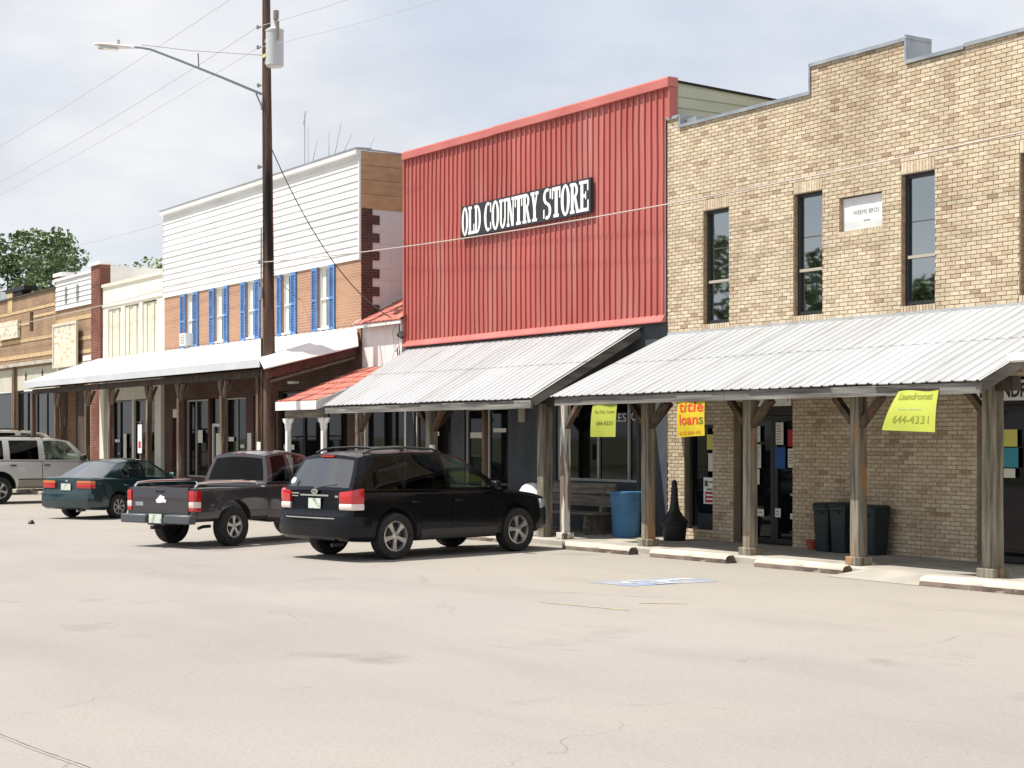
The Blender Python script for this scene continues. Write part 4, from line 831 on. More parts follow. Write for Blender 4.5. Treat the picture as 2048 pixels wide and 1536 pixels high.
window(sb, -48.2, -47.32, .15, 2.5, D + .08, ('white_frame', 'pane_shop'), bars_z=(1.1,), fw=.09, name='door', rail='white_frame'); panel(-48.2, -47.32, 2.52, 3.28, D + .1, 'transom_pane', 'pane_shop', sb)
for x0, x1, z0, z1, mt in ((-49.4, -49.0, 1.9, 2.3, 'paper'), (-51.3, -50.8, 2.72, 3.0, 'paper'), (-47.9, -47.5, 1.35, 2.2, 'paper'), (-46.9, -46.5, 1.95, 2.08, 'paper'), (-46.0, -45.7, 1.75, 1.85, 'paper'), (-45.25, -44.95, 1.5, 2.2, 'paper'), (-44.6, -44.1, 1.7, 1.95, 'paper'), (-42.9, -42.2, 1.72, 1.86, 'paper'), (-42.9, -42.3, .8, 1.5, 'paper'), (-41.2, -40.7, .7, 1.1, 'paper')):
    y = D + .085 if not (-51.35 < x0 < -50.7 or -45.4 < x0 < -44.86) else D - .02
    panel(x0, x1, z0, z1, y, 'paper_notice', mt, sb, .004)
mb = MB(); mb.box(-39.9, -39.5, 18.6, 18.75, 3.5, 3.56); mb.build('porch_lamp', 'sign_white', sb)

wa = thing('porch', 'long white porch awning with many brown posts before cream and siding buildings', 'porch', (-48, 17.3, 0))
mb = MB(); mb.prism_x([(17.0, 4.04), (17.0, 4.06), (D - .06, 4.96), (D - .06, 4.92)], -58.62, -38.08)
x = -58.4
while x < -38.2: mb.prism_x([(17.01, 4.06), (17.01, 4.085), (D - .06, 4.985), (D - .06, 4.96)], x, x + .02); x += .405
mb.build('roof_panel', 'white_metal', wa)
noisy('fascia_grey', (0.50, 0.52, 0.55), (0.58, 0.60, 0.63), (1, 1, 1), .5)
mb = MB(); mb.box(-58.64, -38.07, 16.97, 17.0, 3.84, 4.045); mb.build('fascia_board', 'fascia_grey', wa)
mb = MB(); mb.loft([[(-38.075, y0, z0), (-37.72, y1, z1), (-37.735, y1, z1 - .03), (-38.09, y0, z0 - .03)] for y0, z0, y1, z1 in ((16.98, 4.055, 16.95, 3.80), (D - .065, 4.955, D - .2, 4.45))]); mb.build('end_panel', 'white_metal', wa)
mb = MB(); mb.beam((-38.13, 17.2, 3.66), (-38.13, D - .1, 4.33), .12, .2); mb.build('end_beam', 'wood_red', wa); mb = MB(); mb.beam((-38.12, 17.3, 3.49), (-38.12, D - .1, 4.16), .05, .06); mb.build('end_batten', 'wood_bench', wa)
noisy('wood_bracket', (0.13, 0.10, 0.07), (0.26, 0.20, 0.14), (6, 6, 2), .8)
mb = MB(); mb.box(-58.5, -38.3, 17.26, 17.40, 3.62, 3.79); mb.build('beam', 'wood_dark', wa)
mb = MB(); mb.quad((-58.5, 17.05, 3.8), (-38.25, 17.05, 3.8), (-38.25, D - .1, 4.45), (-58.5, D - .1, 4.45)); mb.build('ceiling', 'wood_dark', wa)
for i, x in enumerate((-58.6, -55.9, -52.62, -50.3, -46.94, -44.42, -41.28, -38.90)):
    post(wa, x, 17.34, 3.62, 'wood_brown', .15, braces=(-1, 1) if 0 < i < 7 else (), base_h=.03, brace_mat='wood_bracket', bs=.17, bh=.50, bw=.08)

# ================================================================== cream building
cb = thing('cream_building', 'cream painted building with three closed beige shutter pairs upstairs', 'building', (-55.2, D, .12))
mb = MB(); cops = [(-57.8, -56.38, 4.97, 6.72), (-56.05, -54.55, 4.97, 6.74), (-54.26, -52.86, 4.98, 6.76), (-57.4, -55.3, .5, 3.4), (-55.1, -52.9, .14, 3.4)]
wall_open(mb, -58.38, SX0, .12, 7.6, D + .01, cops, .14, 0); mb.quad((-58.38, D + .3, 7.4), (SX0, D + .3, 7.4), (SX0, D + 15, 7.2), (-58.38, D + 15, 7.2)); mb.build('wall', 'cream_paint', cb)
mb = MB(); mb.prism_x([(D - .05, 7.55), (D - .05, 7.66), (D + .3, 7.68), (D + .3, 7.55)], -58.38, SX0 - .03); mb.build('coping', 'cream_paint', cb)
mb = MB(); mb.prism_x([(D - .03, 6.83), (D - .03, 6.88), (D + .008, 6.9), (D + .008, 6.83)], -58.37, SX0 - .03); mb.build('string_course', 'cream_paint', cb)
for a, b in ((-57.8, -56.38), (-56.05, -54.55), (-54.26, -52.86)):
    f = panel(a, b, 4.98, 6.73, D + .12, 'window', 'beige_paint', cb, .02); n = 4; wd = (b - a) / n
    for k in range(n):
        mb = MB(); mb.box(a + k * wd + .015, a + (k + 1) * wd - .015, D + .05 + (k % 2) * .025, D + .119, 5.0, 6.70); mb.build('shutter_leaf', 'beige_paint', f)
    mb = MB(); mb.box(a - .04, b + .04, D - .03, D + .1, 4.90, 4.968); mb.build('sill', 'cream_paint', f)
window(cb, -57.38, -55.32, .5, 3.38, D + .08, ('dark_frame', 'pane_shop'), bars_x=(-56.7,)); window(cb, -55.08, -52.92, .15, 3.38, D + .08, ('dark_frame', 'pane_shop'), bars_x=(-54.1,), bars_z=(2.6,))
mb = MB(); mb.box(-58.36, -57.9, D - .12, D + .005, .12, 4.2); mb.build('column', 'cream_paint', cb); mb = MB(); mb.box(-52.72, -52.14, D - .12, D + .005, .12, 4.2); mb.build('column', 'cream_paint', cb)
mb = MB(); mb.box(-57.2, -56.7, D + .06, D + .075, 1.9, 2.0).box(-56.3, -56.0, D + .06, D + .075, 1.2, 2.2); mb.build('paper_notice', 'paper', cb)
# ================================================================== brown brick shop with white siding parapet
b2 = thing('brown_shop', 'brown brick shop with small white siding parapet and red brick pilaster', 'building', (-61, D, .12))
mb = MB(); wall_open(mb, -63.86, -59.39, .12, 7.1, D, [(-63.4, -60.3, .14, 4.3)], .9, 0); mb.build('wall', 'brown_brick', b2)
mb = MB(); mb.quad((-58.39, D + .02, .12), (-58.39, D + 15, .12), (-58.39, D + 15, 8.3), (-58.39, D + .02, 8.4)); mb.quad((-63.86, D + .02, 7.0), (-58.39, D + .02, 7.0), (-58.39, D + .02, 8.2), (-63.86, D + .02, 8.2)); mb.quad((-63.86, D + .02, 8.1), (-58.39, D + .02, 8.1), (-58.39, D + 15, 8.0), (-63.86, D + 15, 8.0)); mb.build('side_wall', 'white_paint', b2)
for k in range(6):
    z = 7.06 + k * .19; mb = MB(); mb.prism_x([(D - .012, z), (D - .055, z), (D - .02, z + .186), (D - .005, z + .186)], -63.84, -59.41); mb.build('siding_board', 'white_siding', b2)
mb = MB(); mb.prism_x([(D - .10, 8.2), (D - .10, 8.30), (D + .2, 8.31), (D + .2, 8.2)], -63.86, -59.4); mb.build('top_trim', 'white_siding', b2)
for x in (-62.6, -61.2): panel(x, x + .2, 7.28, 7.9, D - .075, 'slot_vent', 'ink_grey', b2, .03)
mb = MB(); mb.box(-59.39, -58.38, D - .09, D + .3, .12, 8.42); p = mb.build('pilaster', 'pilaster_brick', b2); mb = MB(); mb.box(-59.5, -58.27, D - .16, D + .4, 8.421, 8.53); mb.build('cap', 'white_paint', p)
mb = MB(); mb.box(-64.15, -63.72, D + .02, D + .4, 7.0, 8.42); p = mb.build('chimney', 'pilaster_brick', b2); mb = MB(); mb.box(-64.35, -63.2, D + .0, D + .5, 8.421, 8.56); mb.build('cap', 'white_paint', p)
for z in (6.55, 5.75, 5.25): mb = MB(); mb.box(-63.84, -59.41, D - .018, D - .002, z, z + .14); mb.build('stone_band', 'stone_band', b2)
mb = MB(); mb.box(-60.45, -59.45, D - .06, D - .003, 4.95, 5.15); mb.build('ledge', 'white_paint', b2); mb = MB(); mb.box(-63.7, -59.42, D - .05, D - .003, 4.42, 4.93); mb.build('lintel_panel', 'beige_panel', b2)
mb = MB(); mb.box(-63.3, -60.4, D + .6, D + .62, .14, 4.28); mb.build('recess_panel', 'wood_dark', b2)
for x in (-63.5, -60.25): mb = MB(); mb.box(x - .12, x + .12, D - .02, D + .3, .12, 4.4); mb.build('column', 'wood_brown', b2)
noisy('sign_faded', (0.66, 0.62, 0.48), (0.74, 0.72, 0.60), (2, 2, 2), .8, c3=(0.55, 0.43, 0.30), scale3=(3.0, 3, 7), lo3=.52, hi3=.6)
s3 = thing('hanging_sign', 'faded cream framed sign board on the brown brick shop', 'sign', (-62, D, 4.85))
mb = MB(); mb.box(-63.5, -60.75, D - .22, D - .18, 4.86, 6.42); bd = mb.build('board', 'sign_faded', s3)
mb = MB(); mb.box(-63.6, -63.48, D - .25, D - .17, 4.78, 6.5).box(-60.78, -60.66, D - .25, D - .17, 4.78, 6.5).box(-63.48, -60.78, D - .25, D - .17, 6.40, 6.5).box(-63.48, -60.78, D - .25, D - .17, 4.78, 4.88); mb.build('frame', 'beige_paint', s3)
# ================================================================== far left brick building
b1 = thing('far_brick_building', 'low brown brick building with pale stone bands at far left', 'building', (-70, D, .12))
mb = MB(); wall_open(mb, -82, -63.9, .12, 8.0, D, [(-67.45, -66.95, 6.45, 7.25), (-69.5, -64.1, .3, 5.0), (-81, -70.1, .3, 5.0)], .35, 0); mb.quad((-63.9, D, 5), (-63.9, D + 14, 5), (-63.9, D + 14, 7.8), (-63.9, D, 8.0)); mb.quad((-82, D, 7.9), (-63.9, D, 7.9), (-63.9, D + 14, 7.7), (-82, D + 14, 7.7)); mb.build('wall', 'brown_brick', b1)
for a, b, z, h in ((-82, -63.95, 7.02 + .28, .12), (-82, -63.95, 6.05, .14), (-82, -63.95, 5.38, .16), (-82, -67.5, 6.75, .1), (-66.9, -63.95, 6.98, .1)): mb = MB(); mb.box(a, b, D - .02, D - .003, z, z + h); mb.build('stone_band', 'stone_band', b1)
mb = MB(); mb.prism_x([(D - .06, 7.96), (D - .06, 8.03), (D + .35, 8.05), (D + .35, 7.96)], -82, -63.92); mb.build('coping', 'wood_dark', b1)
mb = MB(); mb.box(-82, -63.92, D - .12, D - .01, 5.06, 5.2); mb.build('ledge', 'concrete', b1)
mb = MB(); mb.box(-70.6, -69.9, D - .03, D + .3, 7.4, 8.25); p = mb.build('chimney', 'stone_band', b1); mb = MB(); mb.box(-70.9, -68.1, D - .05, D + .5, 8.26, 8.42).box(-69.8, -68.6, D + .0, D + .4, 8.08, 8.259); mb.build('cap', 'black_matt', p)
panel(-67.43, -66.97, 6.47, 7.23, D + .12, 'window', 'pane_dark', b1)
mb = MB(); mb.box(-71.6, -68.75, D - .14, D - .02, 6.28, 7.02); s4 = mb.build('wall_sign', 'sign_faded', None, loc=(-70.2, D, 6.28)); tag(s4, 'small pale sign board on the far left brick building', 'sign')
mb = MB()
for a, b in ((-69.45, -64.15), (-80.9, -70.15)):
    f = panel(a, b, 4.05, 4.98, D + .06, 'transom_panel', 'beige_panel', b1, .05)
    if a > -70:
        for cx, cz in ((-68.2, 4.62), (-65.9, 4.66)):
            mb = MB(); mb.prism_y([(cx + (.17 if k % 2 == 0 else .075) * math.cos(k * math.pi / 5 + 1.57), cz + (.23 if k % 2 == 0 else .1) * math.sin(k * math.pi / 5 + 1.57)) for k in range(10)], D + .045, D + .058); mb.build('star', 'wood_dark', f)
    window(b1, a, b, .3, 4.0, D + .1, ('dark_frame', 'pane_shop'), bars_x=tuple(np.linspace(a, b, 5)[1:-1]), fw=.07)
mb = MB(); mb.box(-69.85, -69.5, D - .06, D - .003, .12, 5.05); mb.build('column', 'wood_brown', b1)
bk = thing('metal_roof_building', 'grey blue metal roof rising behind the far left building', 'building', (-95, 36, 0))
mb = MB(); mb.box(-125, -84, 30.2, 46, 0, 9.6); mb.build('wall', 'white_paint', bk)
mb = MB(); mb.prism_y([(-125.6, 9.4), (-125.6, 9.6), (-119, 12.6), (-83.4, 9.4), (-83.4, 9.2)], 29.8, 46.4); mb.build('roof', 'roof_gray', bk)

# ================================================================== power pole, lamp, wires
PX, PYY = -38.32, 17.38
po = thing('utility_pole', 'dark wooden utility pole with transformer and street lamp arm', 'utility pole', (PX, PYY, 0))
mb = MB(); zs = np.linspace(0, 15, 12); mb.tube([(PX - .02 * z + .07 if False else PX - .018 * z, PYY + .004 * math.sin(z), z) for z in zs], [.185 - .0062 * z for z in zs], 14); mb.build('shaft', 'pole_wood', po, smooth=True)
px = lambda z: PX - .018 * z
TX, TY = px(12) + .72, PYY - .1
mb = MB(); mb.lathe([(.0, 11.42), (.20, 11.42), (.225, 11.45), (.225, 12.28), (.235, 12.29), (.235, 12.34), (.15, 12.39), (0, 12.40)], (TX, TY, 0), 24); tr = mb.build('transformer', 'transformer_grey', po, smooth=True)
mb = MB(); mb.tube([(TX + .05, TY, 12.38), (TX + .06, TY, 12.55), (TX + .07, TY, 12.78)], [.03, .045, .06], 10); mb.tube([(TX + .07, TY, 12.6), (TX + .075, TY, 12.82)], .075, 10); mb.build('bushing', 'ceramic', tr, smooth=True)
mb = MB(); mb.tube([(TX + .27, TY - .05, 12.05), (TX + .30, TY - .06, 12.5)], .045, 8); mb.tube([(TX + .2, TY - .05, 12.2), (TX + .29, TY - .06, 12.2)], .02, 6); mb.build('arrester', 'ceramic', tr, smooth=True)
mb = MB(); mb.box(TX - .235, TX - .05, TY - .232, TY - .218, 11.66, 11.74); mb.build('label_plate', 'paper_yellow', tr)
for z in (11.6, 12.15): mb = MB(); mb.box(TX - .62, TX - .20, TY + .0, TY + .1, z, z + .08); mb.build('mount_bracket', 'steel', tr)
LA = Vector((px(10.9), PYY - .15, 10.85))
mb = MB(); pts = [LA, LA + Vector((0, -1.1, .30)), LA + Vector((0, -2.2, .58)), LA + Vector((0, -2.95, .76)), LA + Vector((0, -3.2, .77)), LA + Vector((0, -3.5, .75))]; mb.tube(pts, [.036, .033, .03, .028, .027, .027], 10); arm = mb.build('lamp_arm', 'arm_steel', po, smooth=True)
mb = MB(); mb.tube([LA + Vector((0, .05, -.05)), LA + Vector((0, .0, -.4))], .03, 8); mb.tube([LA + Vector((0, -.15, .0)), LA + Vector((0, .02, -.35))], .022, 8); mb.build('arm_bracket', 'arm_steel', po, smooth=True)
mb = MB(); mb.tube([LA + Vector((.02, -3.2, .84)), LA + Vector((.03, -1.9, .86)), LA + Vector((0, .1, 1.0))], .009, 6); mb.build('arm_stay', 'wire_grey', po); mb = MB(); mb.tube([LA + Vector((0, -1.7, .46)), LA + Vector((0.01, -1.72, .82))], .018, 6); mb.build('stay_insulator', 'ceramic', po)
hd = LA + Vector((0, -3.5, .75)); rings = []
for t, wd, up_, dn in ((0, .04, .03, .03), (.12, .09, .045, .05), (.40, .12, .045, .065), (.68, .14, .04, .055), (.92, .12, .03, .035), (1.0, .07, .015, .015)):
    rings.append([(hd.x + wd * math.cos(a), hd.y - t + .12, hd.z - .04 * t + (up_ if math.sin(a) > 0 else dn) * math.sin(a)) for a in np.linspace(0, 2 * math.pi, 13)[:-1]])
mb = MB(); mb.loft(rings); lh = mb.build('lamp_head', 'white_metal', po, smooth=True); mb = MB(); mb.box(hd.x - .10, hd.x + .10, hd.y - .75, hd.y - .3, hd.z - .13, hd.z - .085); mb.build('lens', 'lamp_head', lh); mb = MB(); mb.lathe([(0, 0), (.05, 0), (.05, .09), (.0, .1)], (hd.x, hd.y - .28, hd.z + .04), 10); mb.build('photocell', 'transformer_grey', lh)
mb = MB(); mb.tube([(px(7) + .0, PYY - .19, 7.4), (px(6), PYY - .2, 6.0)], .022, 8); mb.tube([(px(5.9), PYY - .2, 5.9), (px(5.6), PYY - .21, 5.6)], .04, 8); mb.build('conduit', 'galvanised', po)
mb = MB(); mb.tube([(px(0) - .06, PYY - .2, .1), (px(4.6) - .05, PYY - .17, 4.6)], .03, 8); mb.build('conduit', 'wood_brown', po)
for z in (12.6, 12.08, 9.0, 11.1, 6.55):
    mb = MB(); mb.tube([(px(z) - .1, PYY - .12, z), (px(z) - .22, PYY - .16, z)], .025, 6); mb.tube([(px(z) - .2, PYY - .15, z - .04), (px(z) - .2, PYY - .15, z + .05)], .04, 8); mb.build('insulator', 'ceramic', po)
mb = MB(); mb.box(-38.62, -38.40, PYY - .235, PYY - .225, 1.7, 1.95); mb.build('tag', 'paper', po)
def catenary(p, q, sag, n=24): p, q = Vector(p), Vector(q); return [p.lerp(q, t) - Vector((0, 0, sag * 4 * t * (1 - t))) for t in np.linspace(0, 1, n)]
def cable(label, segs, r, mat, cat='cable'):
    mb = MB()
    for p, q, s in segs: mb.tube(catenary(p, q, s), r, 5)
    o = mb.build('overhead_cable', mat, None, loc=segs[0][0]); tag(o, label, cat, 'overhead cables along the street')
P = lambda z: (px(z) - .2, PYY - .15, z)
cable('topmost thin wire above the lamp arm, leaving the top edge', [((-95, 17.3, 13.3), (-36.0, 17.2, 13.9), .5)], .008, 'wire_grey')
cable('thin wire tied to the pole beside the transformer top', [((-95, 17.3, 12.4), P(12.62), .75), (P(12.62), (8, 17.2, 12.8), 1.2)], .008, 'wire_grey')
cable('faint thin wire tied to the pole below the transformer top', [((-95, 17.4, 11.9), P(12.08), .7), (P(12.08), (8, 17.4, 12.2), 1.35)], .006, 'wire_grey')
cable('pale cable running across the red front below the lettered board', [((-95, 17.4, 7.1), P(6.55), .55), (P(6.55), (9, 17.35, 7.35), .88)], .013, 'cable_pale')
cable('dark service cable dropping from the pole to the narrow white shop', [((px(9.6) + .15, PYY - .05, 9.65), (-36.0, D - .02, 5.0), .75)], .014, 'cable')
cable('thin dark line from the pole across the blue shuttered windows', [((px(6.4), PYY, 6.5), (-41.5, D - .02, 5.9), .12)], .008, 'cable')
cable('thin horizontal wire crossing the open sky at far left', [((-190, 60, 24.5), (-80, 40, 17.0), .5)], .02, 'wire_grey')

# ================================================================== things on the sidewalk
def leather(): pass
# bench
bn = thing('bench', 'weathered grey wooden bench under the red store window', 'bench', (-27.4, 19.2, .12))
for k in range(2): mb = MB(); mb.bbox(-28.75, -26.15, 18.75 + k * .24, 18.975 + k * .24, .52, .565, .006); mb.build('seat_plank', 'wood_bench', bn)
for k in range(2): mb = MB(); z = .68 + k * .24; mb.beam((-28.75, 19.27 + k * .06, z + .1), (-26.15, 19.27 + k * .06, z + .1), .04, .225, up=(0, .2, 1)); mb.build('back_plank', 'wood_bench', bn)
for x in (-28.4, -26.5):
    mb = MB(); mb.prism_x([(18.8, .12), (18.85, .52), (19.2, .52), (19.3, 1.1), (19.38, 1.1), (19.3, .12)], x - .05, x + .05); mb.build('leg', 'wood_bench', bn)
# blue barrel
br = thing('litter_barrel', 'blue plastic barrel used as litter bin beside the bench', 'barrel', (-25.5, 19.1, .12))
mb = MB(); mb.lathe([(0, .12), (.25, .12), (.26, .16), (.295, .8), (.305, .82), (.295, .85), (.30, .96), (.32, .97), (.32, 1.0), (.29, 1.0), (.27, .5), (0, .45)], (-25.5, 19.1, 0), 28); mb.build('drum', 'barrel_blue', br, smooth=True)
mb = MB(); mb.lathe([(.303, .0), (.325, .01), (.325, .05), (.303, .06)], (-25.5, 19.1, .955), 28); mb.build('rim', 'barrel_blue', br, smooth=True)
# bottle shaped ash receptacle
ash = thing('ash_receptacle', 'black bottle shaped cigarette receptacle by the brick corner', 'ash bin', (-24.05, 19.15, .12))
mb = MB(); mb.lathe([(0, .12), (.19, .12), (.21, .16), (.235, .40), (.24, .44), (.265, .455), (.265, .48)], (-24.05, 19.15, 0), 24); mb.build('bucket', 'black', ash, smooth=True)
mb = MB(); mb.lathe([(.255, .481), (.245, .50), (.16, .60), (.10, .70), (.075, .85), (.06, 1.1), (.05, 1.22), (.03, 1.26), (0, 1.265)], (-24.05, 19.15, 0), 24); mb.build('neck', 'black', ash, smooth=True)
for x, y, h, lab in ((-20.27, 19.45, .80, 'dark lidded bin left of the trio by the brick wall'), (-19.85, 19.42, .82, 'dark lidded bin in the middle of the trio'), (-19.22, 19.47, .79, 'dark bin mostly hidden behind the post, right of the trio')):
    t = thing('trash_bin', lab, 'bin', (x, y, .12), 'dark bins against the brick wall')
    mb = MB(); rg = lambda hw, z: [(x + hw * a * .70, y + hw * b * .82, z) for a, b in ((-1, -.8), (-.8, -1), (.8, -1), (1, -.8), (1, .8), (.8, 1), (-.8, 1), (-1, .8))]
    mb.loft([rg(.20, .13), rg(.215, .2), rg(.25, .12 + h - .1), rg(.265, .12 + h - .09), rg(.265, .12 + h - .03), rg(.255, .12 + h - .025)]); mb.build('bin_body', 'bin_green', t, smooth=30)
    mb = MB(); mb.loft([rg(.272, .12 + h - .022), rg(.275, .12 + h + .0), rg(.25, .12 + h + .03), rg(.1, .12 + h + .045)]); mb.build('lid', 'bin_green', t, smooth=30)
    mb = MB(); mb.box(x - .09, x + .09, y - .24, y - .212, .12 + h - .14, .12 + h - .11); mb.build('handle', 'bin_green', t)
flat('pot_red', (0.35, 0.09, 0.05), .8)
mb = MB(); mb.lathe([(0, 0), (.07, 0), (.10, .14), (.115, .145), (.115, .18), (.09, .18), (.08, .1), (0, .1)], (-20.72, 19.5, .125), 14); pt_ = mb.build('flower_pot', 'pot_red', None, True, loc=(-20.72, 19.5, .125)); tag(pt_, 'small broken red clay pot left of the dark bins', 'pot')
# white rounded cover beyond the black vehicle
rings = []
for t in np.linspace(0, 1, 9):
    a = t * math.pi * .5; rr = .42 * math.cos(a) ** .6 if t < 1 else .02
    rings.append([(-27.05 + rr * (1 + .05 * math.sin(3 * q + t * 4)) * math.cos(q), 17.95 + rr * .8 * (1 + .06 * math.sin(2 * q + 1)) * math.sin(q), .13 + 1.03 * math.sin(a) ** .9 + .0) for q in np.linspace(0, 2 * math.pi, 17)[:-1]])
mb = MB(); mb.loft(rings); tag(mb.build('white_cover', 'white_paint', None, True, loc=(-27.05, 17.95, .12)), 'rounded white cover half hidden behind the black vehicle hood', 'cover')
# banners hanging from the eave
def banner(name, lab, corners, mat, txt, bow=.03):
    """corners: lower left, lower right, upper right, upper left in world; lettering lies on the cloth"""
    ll, lr, ur, ul = [Vector(c) for c in corners]
    def S(u, v):
        p = ll.lerp(lr, u).lerp(ul.lerp(ur, u), v); return p + Vector((0, -bow * math.sin(math.pi * v) * (1 - .4 * u) + .012 * math.sin(u * 7 + v * 3), 0))
    c = (ll + lr) / 2; t = thing(name, lab, 'banner', tuple(c), 'yellow banners under the porch eave')
    mb = MB(); mb.grid(S, 12, 14); cl = mb.build('cloth', mat, t, smooth=True)
    mb = MB(); mb.tube([S(0, 1) + Vector((0, .0, .004)), S(1, 1) + Vector((0, .0, .004))], .012, 6); mb.build('rod', 'wood_dark', t)
    for body, u0, u1, v0, v1, ink, kw in txt:
        me = text_mesh(body, ink, 1.0, 1.0, **kw)
        bmx = bmesh.new(); bmx.from_mesh(me); bmesh.ops.subdivide_edges(bmx, edges=[e for e in bmx.edges if e.calc_length() > .25], cuts=1); bmx.to_mesh(me); bmx.free()
        for v in me.vertices: p = S(u0 + (u1 - u0) * v.co.x, v0 + (v1 - v0) * v.co.z); v.co = p - c + Vector((0, -.006, 0))
        o = bpy.data.objects.new('lettering', me); col.objects.link(o); o.parent = cl
banner('hanging_banner', 'lime yellow pay day loans banner hanging above the bench', ((-23.82, 17.05, 2.07), (-23.08, 17.05, 2.07), (-23.06, 17.09, 2.68), (-23.80, 17.09, 2.68)), 'banner_lime', [('Pay Day Loans', .16, .92, .66, .78, 'ink_green', dict(shear=.1)), ('644-4331', .26, .88, .34, .46, 'ink_green', dict(bold=.01))])
banner('hanging_banner', 'bright yellow title loans banner with big red letters', ((-21.32, 17.05, 2.06), (-20.60, 17.02, 2.09), (-20.66, 17.09, 2.69), (-21.37, 17.09, 2.69)), 'banner_yellow', [('title', .08, .96, .66, .95, 'ink_red', dict(bold=.012)), ('loan', .10, .78, .32, .60, 'ink_red', dict(bold=.012)), ('s', .80, .96, .32, .51, 'ink_green', dict(bold=.01)), ('615 644 43', .06, .88, .06, .15, 'ink_orange', dict(bold=.02))])
banner('hanging_banner', 'lime yellow laundromat banner flapping before the brick wall', ((-16.50, 16.86, 2.16), (-15.52, 16.86, 2.13), (-15.62, 17.06, 2.72), (-16.36, 17.06, 2.72)), 'banner_lime', [('Laundromat', .12, .88, .76, .93, 'ink_olive', dict(bold=.02)), ('---- ------', .22, .70, .515, .545, 'ink_pale', {}), ('644-4331', .16, .88, .19, .38, 'ink_olive', dict(bold=.0))], .05)
# parking sign on a wooden stake far left
ps = thing('parking_sign', 'narrow white notice on a yellow stake before the cream building', 'sign', (-46.6, 17.0, 0))
mb = MB(); mb.box(-46.73, -46.61, 16.98, 17.04, 0, 2.55); mb.build('stake', 'wood_brown', ps); mb = MB(); mb.box(-46.82, -46.5, 16.955, 16.975, 1.6, 2.45); bd = mb.build('plate', 'sign_white', ps); panel(-46.76, -46.56, 1.75, 1.95, 16.952, 'red_print', 'paper_red', bd, .002)
rl = thing('hand_rail', 'low black metal railing before the cream building porch', 'railing', (-51.5, 18.0, .12))
mb = MB(); mb.tube([(-54.2, 17.9, .98), (-50.4, 17.9, .98)], .025, 6).tube([(-54.2, 17.9, .55), (-50.4, 17.9, .55)], .02, 6); mb.build('rail', 'black', rl)
for x in np.linspace(-54.2, -50.4, 9): mb = MB(); mb.tube([(x, 17.9, .12), (x, 17.9, .98)], .016, 6); mb.build('baluster', 'black', rl)

# ================================================================== vehicles (local frame: x forward from the rear axle, y left, z up)
PROF = [(0, 0), (.80, 0), (.92, .025), (.972, .09), (.99, .2), (1.0, .36), (1.0, .5), (.992, .64), (.978, .78), (.962, .88), (.94, .945), (.90, .985), (.80, 1.003), (.5, 1.012), (0, 1.02)]
def lower_mesh(st, wheels, r, paint_, wellw=.34):
    mb = MB(); rings = []
    for a, B, T, W in st:
        half = [(W * f, B + (T - B) * g) for f, g in PROF]
        ring = [(a, y, z) for y, z in half] + [(a, -y, z) for y, z in half[-2:0:-1]]
        rings.append(ring)
    mb.loft(rings); me = mb.mesh('body', [paint_, 'black_matt'])
    return cut_arches(me, wheels, r, [paint_, 'black_matt'])
def cut_arches(me, wheels, r, mats, depth=.32, halfw=1.1):
    cm = MB()
    for ax, ty in wheels:
        for s in (1, -1):
            y0, y1 = (ty - depth * .62, halfw) if s > 0 else (-halfw, -ty + depth * .62)
            cm.loft([[(ax + r * math.cos(t), y, r * .94 + r * math.sin(t)) for t in np.linspace(0, 2 * math.pi, 33)[:-1]] for y in (y0, y1)], True, 1)
    cme = cm.mesh('cutter', mats)
    a = bpy.data.objects.new('t', me); b = bpy.data.objects.new('c', cme); col.objects.link(a); col.objects.link(b)
    md = a.modifiers.new('b', 'BOOLEAN'); md.operation = 'DIFFERENCE'; md.object = b; md.solver = 'EXACT'
    dg = bpy.context.evaluated_depsgraph_get(); dg.update(); res = bpy.data.meshes.new_from_object(a.evaluated_get(dg))
    bpy.data.objects.remove(a); bpy.data.objects.remove(b)
    res.polygons.foreach_set('use_smooth', [True] * len(res.polygons)); res.set_sharp_from_angle(angle=R(32)); return res
def add(name, me, parent):
    o = bpy.data.objects.new(name, me); col.objects.link(o); o.parent = parent; o['_o'] = [0, 0, 0]; return o
def patch(S, u0, u1, v0, v1, nu=6, nv=5, mb=None):
    mb = mb or MB(); mb.grid(lambda a, b: S(u0 + (u1 - u0) * a, v0 + (v1 - v0) * b), nu, nv); return mb
